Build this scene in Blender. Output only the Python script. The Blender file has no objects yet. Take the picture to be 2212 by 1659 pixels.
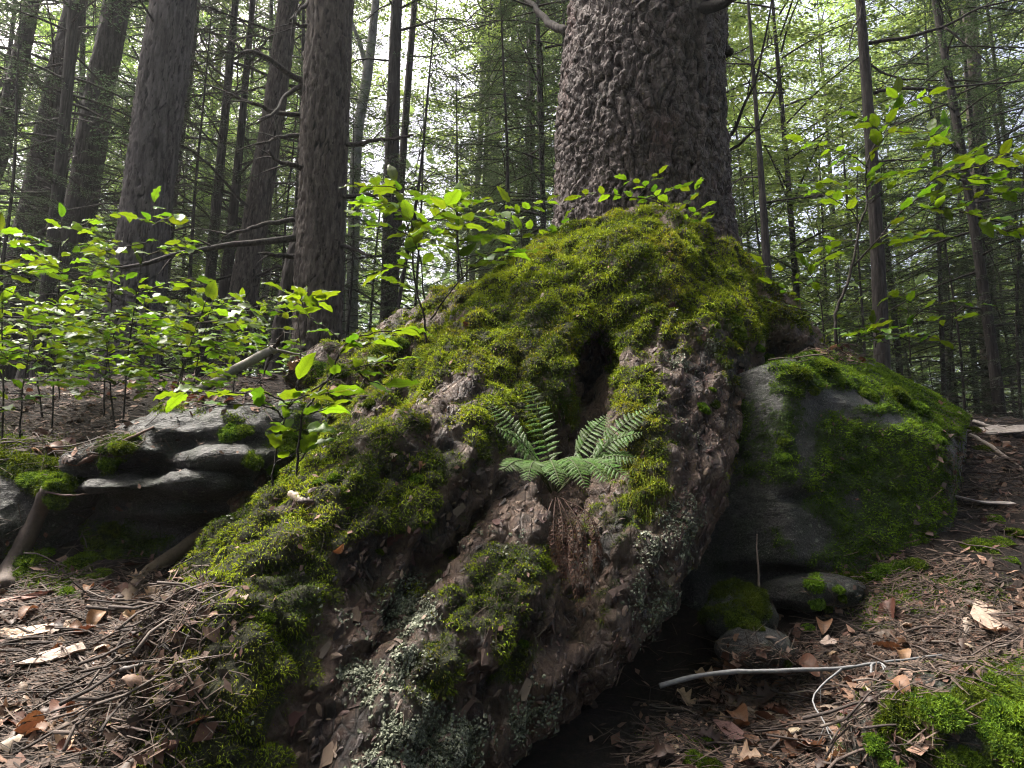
import bpy, math, random
import numpy as np
from mathutils import Vector, Matrix

# ---------------------------------------------------------------- camera, sky, sun, exposure
random.seed(7)
RNG = np.random.default_rng(11)
S = bpy.context.scene
COL = S.collection
PITCH = math.radians(9.0)
CAMZ = 1.0
FPX = 2212 * 26.0 / 36.0            # focal length in pixels of a 2212 px wide picture
cam_d = bpy.data.cameras.new("camera")
cam = bpy.data.objects.new("camera", cam_d)
COL.objects.link(cam)
cam_d.lens = 26.0
cam_d.sensor_width = 36.0
cam_d.clip_start = 0.02
cam_d.clip_end = 600
cam.location = (0, 0, CAMZ)
cam.rotation_euler = (math.radians(90) + PITCH, 0, 0)
S.camera = cam

SUN_EL, SUN_AZ = math.radians(62), math.radians(-58)     # azimuth from +Y towards +X
W = bpy.data.worlds.new("World")
S.world = W
W.use_nodes = True
wn, wl = W.node_tree.nodes, W.node_tree.links
for n in list(wn):
    wn.remove(n)
sky = wn.new("ShaderNodeTexSky")
sky.sky_type = 'NISHITA'
sky.sun_disc = False
sky.sun_elevation = SUN_EL
sky.sun_rotation = SUN_AZ
sky.air_density = 0.7
sky.dust_density = 9.0
sky.ozone_density = 0.3
bg = wn.new("ShaderNodeBackground")
bg.inputs[1].default_value = 0.125
wo = wn.new("ShaderNodeOutputWorld")
wl.new(sky.outputs[0], bg.inputs[0])
wl.new(bg.outputs[0], wo.inputs[0])

sun_d = bpy.data.lights.new("sun", 'SUN')
sun_d.energy = 4.6
sun_d.angle = math.radians(18)
sun_d.color = (1.0, 0.96, 0.88)
sun = bpy.data.objects.new("sun", sun_d)
COL.objects.link(sun)
sdir = Vector((math.sin(SUN_AZ) * math.cos(SUN_EL), math.cos(SUN_AZ) * math.cos(SUN_EL), math.sin(SUN_EL)))
sun.rotation_euler = sdir.to_track_quat('Z', 'Y').to_euler()
sun.location = (0, 0, 30)

S.view_settings.view_transform = 'Standard'
S.view_settings.look = 'None'
S.view_settings.gamma = 1.0
S.view_settings.use_curve_mapping = False
S.view_settings.exposure = 1.92
S.cycles.use_denoising = True
S.cycles.use_adaptive_sampling = True
S.cycles.adaptive_threshold = 0.02
S.cycles.filter_width = 1.1
S.cycles.max_bounces = 6
S.cycles.diffuse_bounces = 2
S.cycles.glossy_bounces = 2
S.cycles.transmission_bounces = 3
S.cycles.transparent_max_bounces = 4
S.cycles.volume_bounces = 0
S.cycles.caustics_reflective = False
S.cycles.caustics_refractive = False

# ---------------------------------------------------------------- small helpers
CP, SP = math.cos(PITCH), math.sin(PITCH)
def P(px, py, Y):
    """picture point (2212 x 1659) at ground distance Y -> world"""
    dx = (px - 1106.0) / FPX
    dy = (829.5 - py) / FPX
    d = np.array([dx, CP - dy * SP, SP + dy * CP])
    return d * (Y / d[1]) + np.array([0, 0, CAMZ])
def PIX(v):
    """world points (N,3) -> picture px, py"""
    v = np.asarray(v, float)
    r = v - np.array([0, 0, CAMZ])
    f = r[:, 1] * CP + r[:, 2] * SP
    u = -r[:, 1] * SP + r[:, 2] * CP
    f = np.maximum(f, 1e-3)
    return 1106 + FPX * r[:, 0] / f, 829.5 - FPX * u / f

_perm = np.random.default_rng(5).permutation(256)
_perm = np.concatenate([_perm, _perm, _perm]).astype(np.int64)
_grad = np.random.default_rng(6).normal(size=(256, 3))
_grad /= np.linalg.norm(_grad, axis=1)[:, None]
_grad = _grad.astype(np.float32)
def noise3(p):
    p = np.asarray(p, np.float32)
    i = np.floor(p).astype(np.int64)
    f = p - i
    i &= 255
    u = f * f * f * (f * (f * 6 - 15) + 10)
    out = 0
    for dx in (0, 1):
        a = _perm[(i[:, 0] + dx) & 255]
        wx = u[:, 0] if dx else 1 - u[:, 0]
        for dy in (0, 1):
            b = _perm[(a + i[:, 1] + dy) & 255]
            wy = u[:, 1] if dy else 1 - u[:, 1]
            for dz in (0, 1):
                c = _perm[(b + i[:, 2] + dz) & 255]
                g = _grad[c]
                dot = g[:, 0] * (f[:, 0] - dx) + g[:, 1] * (f[:, 1] - dy) + g[:, 2] * (f[:, 2] - dz)
                out = out + dot * wx * wy * (u[:, 2] if dz else 1 - u[:, 2])
    return out * 1.5
def fbm(p, oct=4, lac=2.0, gain=0.5):
    p = np.asarray(p, np.float32)
    a, s = 1.0, 0
    for k in range(oct):
        s = s + a * noise3(p + 17.3 * k)
        p = p * lac
        a *= gain
    return s
def cell3(p, seed=0, tilt=False):
    """distance to nearest and second nearest feature point, and an id value per cell"""
    p = np.asarray(p, np.float32)
    i = np.floor(p).astype(np.int64)
    d1 = np.full(len(p), 9.0, np.float32)
    d2 = d1.copy()
    ida = np.zeros(len(p), np.float32)
    dz = np.zeros(len(p), np.float32)
    for ox in (-1, 0, 1):
        for oy in (-1, 0, 1):
            for oz in (-1, 0, 1):
                c = i + np.array([ox, oy, oz])
                h = _perm[(_perm[(_perm[(c[:, 0] + seed) & 255] + c[:, 1]) & 255] + c[:, 2]) & 255]
                q = c + np.stack([_perm[h], _perm[h + 83], _perm[h + 171]], 1) / 256.0
                d = np.sqrt(((q - p) ** 2).sum(1))
                m = d < d1
                d2 = np.where(m, d1, np.minimum(d2, d))
                ida = np.where(m, h / 255.0, ida)
                if tilt: dz = np.where(m, p[:, 2] - q[:, 2], dz)
                d1 = np.where(m, d, d1)
    return (d1, d2, ida, dz) if tilt else (d1, d2, ida)

def smooth01(x, a, b):
    t = np.clip((np.asarray(x, float) - a) / (b - a), 0, 1)
    return t * t * (3 - 2 * t)

def mesh_np(name, verts, faces_list, mat=None, smooth=True, attrs=None):
    """faces_list: list of (M,k) int arrays. attrs: {name: per-vertex array}"""
    me = bpy.data.meshes.new(name)
    verts = np.asarray(verts, np.float32)
    me.vertices.add(len(verts))
    me.vertices.foreach_set("co", verts.ravel())
    faces_list = [np.asarray(f, np.int32) for f in faces_list if len(f)]
    nl = sum(f.size for f in faces_list)
    nf = sum(len(f) for f in faces_list)
    me.loops.add(nl)
    me.loops.foreach_set("vertex_index", np.concatenate([f.ravel() for f in faces_list]))
    tot = np.concatenate([np.full(len(f), f.shape[1], np.int32) for f in faces_list])
    start = np.concatenate([[0], np.cumsum(tot)[:-1]]).astype(np.int32)
    me.polygons.add(nf)
    me.polygons.foreach_set("loop_start", start)
    me.polygons.foreach_set("use_smooth", np.full(nf, smooth))
    for k, a in (attrs or {}).items():
        a = np.asarray(a, np.float32)
        if a.ndim == 1:
            at = me.attributes.new(k, 'FLOAT', 'POINT')
            at.data.foreach_set("value", a)
        else:
            at = me.attributes.new(k, 'FLOAT_COLOR', 'POINT')
            if a.shape[1] == 3:
                a = np.concatenate([a, np.ones((len(a), 1), np.float32)], 1)
            at.data.foreach_set("color", a.ravel())
    me.update(calc_edges=True)
    if mat is not None:
        me.materials.append(mat)
    return me

def link(name, me, parent=None, loc=None, rot=None, scale=None):
    o = bpy.data.objects.new(name, me)
    COL.objects.link(o)
    if parent is not None:
        o.parent = parent
    if loc is not None:
        o.location = loc
    if rot is not None:
        o.rotation_euler = rot
    if scale is not None:
        o.scale = scale
    return o
def thing(name, label, cat, loc=(0, 0, 0), group=None):
    o = link(name, None, loc=tuple(loc))
    o.empty_display_size = 0.1
    return tag(o, label, cat, group)
def tag(o, label, cat, group=None):
    o["label"] = label
    o["category"] = cat
    if group:
        o["group"] = group
    return o
def kind(o, k):
    o["kind"] = k
    return o

class MB:
    """collects arrays of verts / faces for ONE mesh"""
    def __init__(s):
        s.v, s.q, s.t, s.c, s.n = [], [], [], [], 0
    def add(s, v, quads=None, tris=None, col=None):
        v = np.asarray(v, np.float32).reshape(-1, 3)
        if quads is not None and len(quads):
            s.q.append(np.asarray(quads, np.int64) + s.n)
        if tris is not None and len(tris):
            s.t.append(np.asarray(tris, np.int64) + s.n)
        s.v.append(v)
        if col is not None:
            col = np.asarray(col, np.float32)
            s.c.append(np.tile(col, (len(v), 1)) if col.ndim == 1 else col)
        s.n += len(v)
        return s
    def tube(s, pts, rad, seg=7, col=None, cap=True):
        v, q, t = tube_arrays(pts, rad, seg, cap)
        return s.add(v, q, t, col)
    def mesh(s, name, mat, smooth=True, origin=None):
        v = np.concatenate(s.v)
        if origin is not None:
            v = v - np.asarray(origin, np.float32)
        fl = []
        if s.q: fl.append(np.concatenate(s.q))
        if s.t: fl.append(np.concatenate(s.t))
        at = {"col": np.concatenate(s.c)} if s.c else None
        return mesh_np(name, v, fl, mat, smooth, at)

def tube_arrays(pts, rad, seg=7, cap=True):
    pts = np.asarray(pts, float)
    n = len(pts)
    rad = np.broadcast_to(np.asarray(rad, float), (n,))
    tan = np.gradient(pts, axis=0)
    tan /= np.maximum(np.linalg.norm(tan, axis=1), 1e-9)[:, None]
    ref = np.array([0, 0, 1.0]) if abs(tan[0][2]) < 0.9 else np.array([1.0, 0, 0])
    x = np.cross(tan[0], ref); x /= np.linalg.norm(x)
    X = []
    for k in range(n):
        x = x - tan[k] * np.dot(x, tan[k])
        x /= max(np.linalg.norm(x), 1e-9)
        X.append(x)
    X = np.array(X)
    Yv = np.cross(tan, X)
    a = np.arange(seg) * 2 * math.pi / seg
    ring = pts[:, None, :] + rad[:, None, None] * (np.cos(a)[None, :, None] * X[:, None, :] + np.sin(a)[None, :, None] * Yv[:, None, :])
    v = ring.reshape(-1, 3)
    i = np.arange(n - 1)[:, None] * seg
    j = np.arange(seg)[None, :]
    j2 = (j + 1) % seg
    q = np.stack([i + j, i + j2, i + seg + j2, i + seg + j], -1).reshape(-1, 4)
    t = None
    if cap:
        v = np.concatenate([v, pts[:1], pts[-1:]])
        b, e = n * seg, n * seg + 1
        jj = np.arange(seg)
        t = np.concatenate([np.stack([np.full(seg, b), (jj + 1) % seg, jj], 1),
                            np.stack([np.full(seg, e), (n - 1) * seg + jj, (n - 1) * seg + (jj + 1) % seg], 1)])
    return v, q, t

def smooth_path(pts, n):
    """Catmull-Rom resample of a polyline (any columns)"""
    pts = np.asarray(pts, float)
    if len(pts) == 2:
        t = np.linspace(0, 1, n)[:, None]
        return pts[0] * (1 - t) + pts[1] * t
    p = np.concatenate([[2 * pts[0] - pts[1]], pts, [2 * pts[-1] - pts[-2]]])
    u = np.linspace(0, len(pts) - 1 - 1e-6, n)
    k = u.astype(int)
    f = (u - k)[:, None]
    a, b, c, d = p[k], p[k + 1], p[k + 2], p[k + 3]
    return 0.5 * (2 * b + (c - a) * f + (2 * a - 5 * b + 4 * c - d) * f ** 2 + (3 * b - a - 3 * c + d) * f ** 3)

def PP(lst, n=None):
    """list of (px,py,Y[,r..]) -> world array (extra columns kept), resampled"""
    w = np.array([list(P(a[0], a[1], a[2])) + list(a[3:]) for a in lst])
    return smooth_path(w, n) if n else w

# ---------------------------------------------------------------- implicit solids
class Field:
    def __init__(s, lo, hi, h):
        s.h = h
        s.lo = np.asarray(lo, float)
        s.n = np.ceil((np.asarray(hi) - s.lo) / h).astype(int) + 1
        s.d = np.full(tuple(s.n), 0.5, np.float32)
    def win(s, lo, hi):
        a = np.clip(np.floor((lo - s.lo) / s.h).astype(int), 0, s.n - 1)
        b = np.clip(np.ceil((hi - s.lo) / s.h).astype(int) + 1, 1, s.n)
        ax = [s.lo[k] + s.h * np.arange(a[k], b[k], dtype=np.float32) for k in range(3)]
        if min(len(x) for x in ax) == 0:
            return None, None
        g = np.meshgrid(*ax, indexing='ij', sparse=True)
        return (slice(a[0], b[0]), slice(a[1], b[1]), slice(a[2], b[2])), [x.astype(np.float32) for x in g]
    def capsule(s, a, b, ra, rb, k=0.05, carve=False):
        a, b = np.asarray(a, float), np.asarray(b, float)
        m = max(ra, rb) + k + 0.06
        sl, g = s.win(np.minimum(a, b) - m, np.maximum(a, b) + m)
        if sl is None: return
        ba = b - a
        L = max(float(ba @ ba), 1e-9)
        t = ((g[0] - a[0]) * ba[0] + (g[1] - a[1]) * ba[1] + (g[2] - a[2]) * ba[2]) / L
        t = np.clip(t, 0, 1)
        d = np.sqrt((g[0] - a[0] - t * ba[0]) ** 2 + (g[1] - a[1] - t * ba[1]) ** 2 + (g[2] - a[2] - t * ba[2]) ** 2) - (ra + (rb - ra) * t)
        s._mix(sl, d, k, carve)
    def _mix(s, sl, d, k, carve):
        o = s.d[sl]
        d = d.astype(np.float32)
        if carve:
            d = -d
            hh = np.clip(0.5 - 0.5 * (o - d) / k, 0, 1)
            s.d[sl] = o * (1 - hh) + d * hh + k * hh * (1 - hh)
        else:
            hh = np.clip(0.5 + 0.5 * (o - d) / k, 0, 1)
            s.d[sl] = o * (1 - hh) + d * hh - k * hh * (1 - hh)
    def path(s, lst, n=14, k=0.05, carve=False, rmul=1.0):
        w = PP(lst, n)
        for i in range(n - 1):
            s.capsule(w[i, :3], w[i + 1, :3], max(w[i, 3], .01) * rmul, max(w[i + 1, 3], .01) * rmul, k, carve)
    def ellipsoid(s, c, r, k=0.05, carve=False, rz=0.0):
        c, r = np.asarray(c, float), np.asarray(r, float)
        m = r.max() + k + 0.06
        sl, g = s.win(c - m, c + m)
        if sl is None: return
        x, y, z = g[0] - c[0], g[1] - c[1], g[2] - c[2]
        cs, sn = math.cos(rz), math.sin(rz)
        x, y = x * cs + y * sn, -x * sn + y * cs
        q = np.sqrt((x / r[0]) ** 2 + (y / r[1]) ** 2 + (z / r[2]) ** 2)
        q2 = np.sqrt((x / r[0] ** 2) ** 2 + (y / r[1] ** 2) ** 2 + (z / r[2] ** 2) ** 2)
        d = q * (q - 1) / np.maximum(q2, 1e-6)
        s._mix(sl, np.clip(d, -1, 1), k, carve)
    def planes(s, pts_n, k=0.03):
        """convex solid: list of (point, outward normal)"""
        g = np.meshgrid(*[s.lo[i] + s.h * np.arange(s.n[i], dtype=np.float32) for i in range(3)], indexing='ij', sparse=True)
        d = None
        for p, n in pts_n:
            n = np.asarray(n, float); n = n / np.linalg.norm(n)
            e = (g[0] - p[0]) * n[0] + (g[1] - p[1]) * n[1] + (g[2] - p[2]) * n[2]
            e = e.astype(np.float32)
            if d is None: d = e
            else:
                hh = np.clip(0.5 - 0.5 * (d - e) / k, 0, 1)
                d = d * (1 - hh) + e * hh + k * hh * (1 - hh)
        o = s.d
        hh = np.clip(0.5 + 0.5 * (o - d) / k, 0, 1)
        s.d = o * (1 - hh) + d * hh - k * hh * (1 - hh)
    def mesh(s):
        """naive surface nets -> verts, quads"""
        d = s.d
        d[0], d[-1], d[:, 0], d[:, -1], d[:, :, 0], d[:, :, -1] = (.05,) * 6
        ins = d < 0
        c = ins[:-1, :-1, :-1].astype(np.int8)
        for o in [(0,0,1),(0,1,0),(0,1,1),(1,0,0),(1,0,1),(1,1,0),(1,1,1)]:
            c = c + ins[o[0]:ins.shape[0]-1+o[0], o[1]:ins.shape[1]-1+o[1], o[2]:ins.shape[2]-1+o[2]]
        act = np.argwhere((c > 0) & (c < 8))
        idx = np.full(c.shape, -1, np.int64)
        idx[act[:, 0], act[:, 1], act[:, 2]] = np.arange(len(act))
        corners = np.array([(x, y, z) for x in (0, 1) for y in (0, 1) for z in (0, 1)])
        val = np.stack([d[act[:, 0] + o[0], act[:, 1] + o[1], act[:, 2] + o[2]] for o in corners], 1)
        acc = np.zeros((len(act), 3)); cnt = np.zeros(len(act))
        for i in range(8):
            for j in range(i + 1, 8):
                if np.abs(corners[i] - corners[j]).sum() != 1: continue
                a, b = val[:, i], val[:, j]
                m = (a < 0) != (b < 0)
                t = np.where(m, a / np.where(m, a - b, 1), 0)
                pt = corners[i] + t[:, None] * (corners[j] - corners[i])
                acc += np.where(m[:, None], pt, 0); cnt += m
        v = s.lo + s.h * (act + acc / cnt[:, None])
        quads = []
        for ax in range(3):
            sh = [slice(None)] * 3; sh2 = [slice(None)] * 3
            sh[ax] = slice(0, -1); sh2[ax] = slice(1, None)
            a, b = ins[tuple(sh)], ins[tuple(sh2)]
            e = np.argwhere(a != b)
            o1, o2 = [k for k in range(3) if k != ax]
            lim = np.array(c.shape)
            ok = (e[:, o1] > 0) & (e[:, o2] > 0) & (e[:, o1] < lim[o1]) & (e[:, o2] < lim[o2]) & (e[:, ax] < lim[ax])
            e = e[ok]
            fl = a[e[:, 0], e[:, 1], e[:, 2]]
            u = np.zeros(3, int); u[o1] = 1
            w = np.zeros(3, int); w[o2] = 1
            g = lambda x: idx[x[:, 0], x[:, 1], x[:, 2]]
            q = np.stack([g(e - u - w), g(e - w), g(e), g(e - u)], 1)
            if ax == 1: fl = ~fl
            q = np.where(fl[:, None], q, q[:, ::-1])
            quads.append(q)
        return v, np.concatenate(quads)

def vnormals(v, q):
    a, b, c, e = v[q[:, 0]], v[q[:, 1]], v[q[:, 2]], v[q[:, 3]]
    fn = np.cross(c - a, e - b)
    n = np.zeros_like(v)
    for k in range(4):
        for ax in range(3):
            n[:, ax] += np.bincount(q[:, k], fn[:, ax], minlength=len(v))
    return n / np.maximum(np.linalg.norm(n, axis=1), 1e-12)[:, None]
def relax(v, q, it=2, f=0.5):
    for _ in range(it):
        s = np.zeros_like(v); c = np.zeros(len(v))
        for k in range(4):
            i, j = q[:, k], q[:, (k + 1) % 4]
            for a, b in ((i, j), (j, i)):
                for ax in range(3):
                    s[:, ax] += np.bincount(a, v[b, ax], minlength=len(v))
                c += np.bincount(a, minlength=len(v))
        v = v + f * (s / np.maximum(c, 1)[:, None] - v)
    return v
def trim(v, q, keep, extra=()):
    """keep the faces whose vertices all satisfy keep; drop loose verts"""
    fq = q[keep[q].any(1)]
    used = np.zeros(len(v), bool); used[fq.ravel()] = True
    m = np.cumsum(used) - 1
    return (v[used], m[fq]) + tuple(e[used] for e in extra)
def subdivide(v, q, attrs=()):
    """one linear quad subdivision"""
    n = len(v)
    ed = np.sort(np.concatenate([q[:, [0, 1]], q[:, [1, 2]], q[:, [2, 3]], q[:, [3, 0]]]), 1)
    key = ed[:, 0].astype(np.int64) * n + ed[:, 1]
    uq, inv = np.unique(key, return_inverse=True)
    ea, eb = uq // n, uq % n
    m = len(q)
    e = [n + inv[k * m:(k + 1) * m] for k in range(4)]
    f = n + len(uq) + np.arange(m)
    def ext(x): return np.concatenate([x, 0.5 * (x[ea] + x[eb]), x[q].mean(1)])
    qs = np.concatenate([np.stack([q[:, 0], e[0], f, e[3]], 1), np.stack([e[0], q[:, 1], e[1], f], 1),
                         np.stack([f, e[1], q[:, 2], e[2]], 1), np.stack([e[3], f, e[2], q[:, 3]], 1)])
    return (ext(v), qs) + tuple(ext(a) for a in attrs)
# ---------------------------------------------------------------- materials
def new_mat(name):
    m = bpy.data.materials.new(name)
    m.use_nodes = True
    nt = m.node_tree
    for n in list(nt.nodes):
        nt.nodes.remove(n)
    return m, nt
class G:
    """tiny node graph helper"""
    def __init__(s, nt): s.nt = nt
    def n(s, t, **kw):
        x = s.nt.nodes.new(t)
        for k, v in kw.items(): setattr(x, k, v)
        return x
    def put(s, sock, val):
        if isinstance(val, bpy.types.NodeSocket): s.nt.links.new(val, sock)
        elif val is not None:
            sock.default_value = (*val, 1.0) if isinstance(val, (tuple, list)) and len(val) == 3 and sock.type == 'RGBA' else val
    def coord(s, scale=(1, 1, 1), kind='Object', rot=(0, 0, 0)):
        c = s.n("ShaderNodeTexCoord"); m = s.n("ShaderNodeMapping")
        s.nt.links.new(c.outputs[kind], m.inputs[0])
        m.inputs[3].default_value = scale
        m.inputs[2].default_value = rot
        return m.outputs[0]
    def noise(s, vec, scale, detail=6, rough=0.6, dist=0.0, col=False):
        x = s.n("ShaderNodeTexNoise")
        s.put(x.inputs["Vector"], vec)
        x.inputs["Scale"].default_value = scale; x.inputs["Detail"].default_value = detail
        x.inputs["Roughness"].default_value = rough; x.inputs["Distortion"].default_value = dist
        return x.outputs["Color" if col else "Fac"]
    def voro(s, vec, scale, feature='F1', out="Distance", rand=1.0):
        x = s.n("ShaderNodeTexVoronoi", feature=feature)
        s.put(x.inputs["Vector"], vec)
        x.inputs["Scale"].default_value = scale
        x.inputs["Randomness"].default_value = rand
        return x.outputs[out]
    def ramp(s, fac, stops, interp='LINEAR'):
        x = s.n("ShaderNodeValToRGB")
        x.color_ramp.interpolation = interp
        e = x.color_ramp.elements
        while len(e) < len(stops): e.new(0.5)
        for i, (p, c) in enumerate(stops):
            e[i].position = p
            e[i].color = (c, c, c, 1) if isinstance(c, (int, float)) else (*c, 1)
        s.put(x.inputs[0], fac)
        return x.outputs[0]
    def mix(s, fac, a, b, mode='MIX'):
        x = s.n("ShaderNodeMix", data_type='RGBA', blend_type=mode)
        s.put(x.inputs[0], fac); s.put(x.inputs[6], a); s.put(x.inputs[7], b)
        return x.outputs[2]
    def math(s, op, a, b=None, clamp=False):
        x = s.n("ShaderNodeMath", operation=op, use_clamp=clamp)
        s.put(x.inputs[0], a)
        if b is not None: s.put(x.inputs[1], b)
        return x.outputs[0]
    def attr(s, name, out="Fac"):
        return s.n("ShaderNodeAttribute", attribute_name=name).outputs[out]
    def bump(s, h, strength=0.5, dist=0.01, prev=None):
        x = s.n("ShaderNodeBump")
        s.put(x.inputs["Height"], h)
        x.inputs["Strength"].default_value = strength
        x.inputs["Distance"].default_value = dist
        if prev is not None: s.put(x.inputs["Normal"], prev)
        return x.outputs[0]
    def pbsdf(s, col, rough=0.8, normal=None, spec=0.5):
        x = s.n("ShaderNodeBsdfPrincipled")
        s.put(x.inputs["Base Color"], col); s.put(x.inputs["Roughness"], rough)
        x.inputs["Specular IOR Level"].default_value = spec
        if normal is not None: s.put(x.inputs["Normal"], normal)
        return x.outputs[0]
    def out(s, sh):
        o = s.n("ShaderNodeOutputMaterial")
        s.nt.links.new(sh, o.inputs[0])

def mat_bark_big():
    m, nt = new_mat("old_trunk_bark"); g = G(nt)
    co = g.coord((1, 1, .35))
    n1 = g.noise(co, 9, 8, .65)
    n2 = g.noise(g.coord((1, 1, .6)), 34, 6, .7)
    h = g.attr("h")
    c = g.ramp(n1, [(.28, (.05, .038, .034)), (.5, (.115, .09, .082)), (.62, (.19, .152, .138)), (.75, (.26, .215, .195))])
    c = g.mix(g.ramp(g.noise(g.coord((1, 1, .5)), 3.5, 4), [(.55, 0.0), (.7, .5)]), c, (.22, .115, .10))
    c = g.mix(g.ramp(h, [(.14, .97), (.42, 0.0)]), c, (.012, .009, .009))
    c = g.mix(g.ramp(n2, [(.38, .7), (.55, 0.0)]), c, (.035, .026, .025))
    c = g.mix(g.ramp(g.noise(g.coord((1, 1, .25)), 16, 5, .7), [(.42, .6), (.56, 0.0)]), c, (.045, .034, .032))
    vf = g.voro(g.coord((1, 1, .45)), 42, 'DISTANCE_TO_EDGE', "Distance")
    c = g.mix(g.ramp(vf, [(.0, .6), (.07, 0.0)]), c, (.02, .015, .015))
    b = g.bump(g.math('ADD', n2, g.math('MULTIPLY', g.math('MINIMUM', vf, .15), 3.0)), 1.0, .016, g.bump(g.noise(co, 70, 6, .75), .9, .008))
    g.out(g.pbsdf(c, .75, b, .35))
    return m
def mat_bark(name, dark, mid, light, zs=.12, scale=40, grn=0.0, cr=False):
    m, nt = new_mat(name); g = G(nt)
    co = g.coord((1, 1, zs))
    n1 = g.noise(co, scale, 6, .65, .4)
    n2 = g.noise(g.coord((1, 1, .4)), 5, 4, .6)
    c = g.ramp(n1, [(.3, dark), (.5, mid), (.72, light)])
    c = g.mix(g.ramp(n2, [(.5, 0.0), (.75, .45)]), c, light)
    if cr: c = g.mix(g.ramp(g.attr('h'), [(.12, .95), (.5, 0.0)]), c, tuple(x * .35 for x in dark))
    if grn: c = g.mix(g.ramp(g.noise(g.coord(), 3, 4), [(.5, 0.0), (.7, grn)]), c, (.05, .06, .03))
    g.out(g.pbsdf(c, .85, g.bump(n1, .9, .012), .2))
    return m
def mat_rootbark():
    m, nt = new_mat("root_bark"); g = G(nt)
    co = g.coord((1, 1, 1), rot=(0.5, 0.3, 0.6))
    st = g.coord((1.0, .35, .55), rot=(.4, .2, -.5))
    n1 = g.noise(st, 22, 8, .7, .8)
    n2 = g.noise(co, 70, 7, .75)
    n3 = g.noise(co, 6.5, 6, .65)
    vo = g.voro(st, 34, 'F1', "Color")
    v2 = g.n("ShaderNodeSeparateColor"); g.put(v2.inputs[0], vo)
    vd = g.voro(st, 34, 'DISTANCE_TO_EDGE', "Distance")
    c = g.ramp(n1, [(.3, (.012, .009, .008)), (.43, (.045, .028, .021)), (.53, (.11, .066, .047)), (.62, (.23, .15, .10)), (.74, (.40, .28, .18))])
    c = g.mix(g.ramp(n3, [(.48, 0.0), (.62, .85)]), c, g.ramp(n2, [(.3, (.03, .010, .008)), (.7, (.16, .05, .036))]))
    c = g.mix(g.ramp(g.noise(co, 4.2, 5, .65), [(.5, 0.0), (.66, .6)]), c, (.022, .017, .015))
    c = g.mix(g.math('MULTIPLY', v2.outputs[0], .5), c, (.02, .014, .012))
    c = g.mix(g.ramp(vd, [(.0, .85), (.09, 0.0)]), c, (.008, .006, .006))
    gr = g.attr('grain')
    c = g.mix(g.ramp(gr, [(.25, .9), (.6, 0.0)]), c, (.010, .007, .006))
    c = g.mix(g.ramp(gr, [(.58, 0.0), (.85, .75)]), c, g.ramp(n2, [(.35, (.13, .07, .05)), (.62, (.36, .245, .175)), (.8, (.46, .36, .29))]))
    ln = g.attr("lichen")
    lm = g.math('ADD', ln, g.math('MULTIPLY', g.math('SUBTRACT', n2, .5), 2.2))
    lm = g.math('MULTIPLY', g.ramp(lm, [(.46, 0.0), (.62, 1.0)]), g.ramp(n1, [(.33, .25), (.5, 1.0)]))
    lc = g.ramp(g.noise(co, 120, 6, .75), [(.32, (.03, .034, .02)), (.5, (.10, .11, .07)), (.62, (.21, .225, .15)), (.78, (.36, .37, .27))])
    c = g.mix(lm, c, lc)
    ms = g.attr("moss")
    mm = g.ramp(g.math('ADD', ms, g.math('MULTIPLY', g.math('SUBTRACT', n2, .5), .8)), [(.4, 0.0), (.62, .95)])
    mc = g.ramp(n2, [(.3, (.014, .017, .004)), (.6, (.05, .06, .010)), (.8, (.11, .11, .018))])
    c = g.mix(mm, c, mc)
    h = g.math('ADD', g.math('MULTIPLY', n1, 1.3), g.math('ADD', g.math('MULTIPLY', n2, .7), g.math('MULTIPLY', g.math('MINIMUM', vd, .12), 3.0)))
    b = g.bump(h, 1.0, .03, g.bump(g.noise(co, 140, 5, .75), .9, .006))
    r = g.mix(mm, (.55, .55, .55), (.95, .95, .95))
    g.out(g.pbsdf(c, r, b, .4))
    return m
def mat_rock():
    m, nt = new_mat("wet_sandstone"); g = G(nt)
    co = g.coord()
    n1 = g.noise(g.coord((1, 1, 2.2)), 4, 8, .65, .3)
    n2 = g.noise(co, 70, 7, .75)
    n3 = g.noise(co, 260, 3, .7)
    c = g.ramp(n1, [(.3, (.009, .009, .009)), (.46, (.034, .033, .032)), (.6, (.085, .082, .077)), (.78, (.18, .17, .15))])
    c = g.mix(g.ramp(n2, [(.4, .65), (.62, 0.0)]), c, (.02, .02, .022))
    c = g.mix(g.ramp(n3, [(.6, 0.0), (.72, .5)]), c, (.28, .27, .25))
    c = g.mix(g.ramp(g.noise(co, 9, 4, .6), [(.46, 0.0), (.62, .7)]), c, (.02, .032, .014))
    n4 = g.noise(co, 120, 2, .6)
    c = g.mix(g.ramp(n4, [(.40, .8), (.52, 0.0)]), c, g.mix(1.0, c, (.25, .25, .25), 'MULTIPLY'))
    c = g.mix(g.ramp(g.noise(co, 210, 2, .6), [(.60, 0.0), (.68, .6)]), c, (.24, .235, .21))
    c = g.mix(g.math('MULTIPLY', g.ramp(g.voro(co, 26), [(.16, 1.0), (.22, 0.0)]), g.ramp(g.noise(co, 5, 3), [(.5, 0.0), (.6, .8)])), c, g.ramp(n4, [(.35, (.07, .08, .06)), (.6, (.2, .215, .175))]))
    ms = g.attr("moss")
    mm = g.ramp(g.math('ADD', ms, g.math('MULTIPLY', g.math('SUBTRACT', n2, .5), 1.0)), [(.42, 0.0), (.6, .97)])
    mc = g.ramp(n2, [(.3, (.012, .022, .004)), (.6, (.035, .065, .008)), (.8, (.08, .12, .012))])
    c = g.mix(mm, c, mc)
    b = g.bump(n1, .9, .06, g.bump(n2, 1.0, .03, g.bump(n3, 1.0, .006)))
    g.out(g.pbsdf(c, g.mix(mm, (.55, .55, .55), (.95, .95, .95)), b, .4))
    return m
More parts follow.
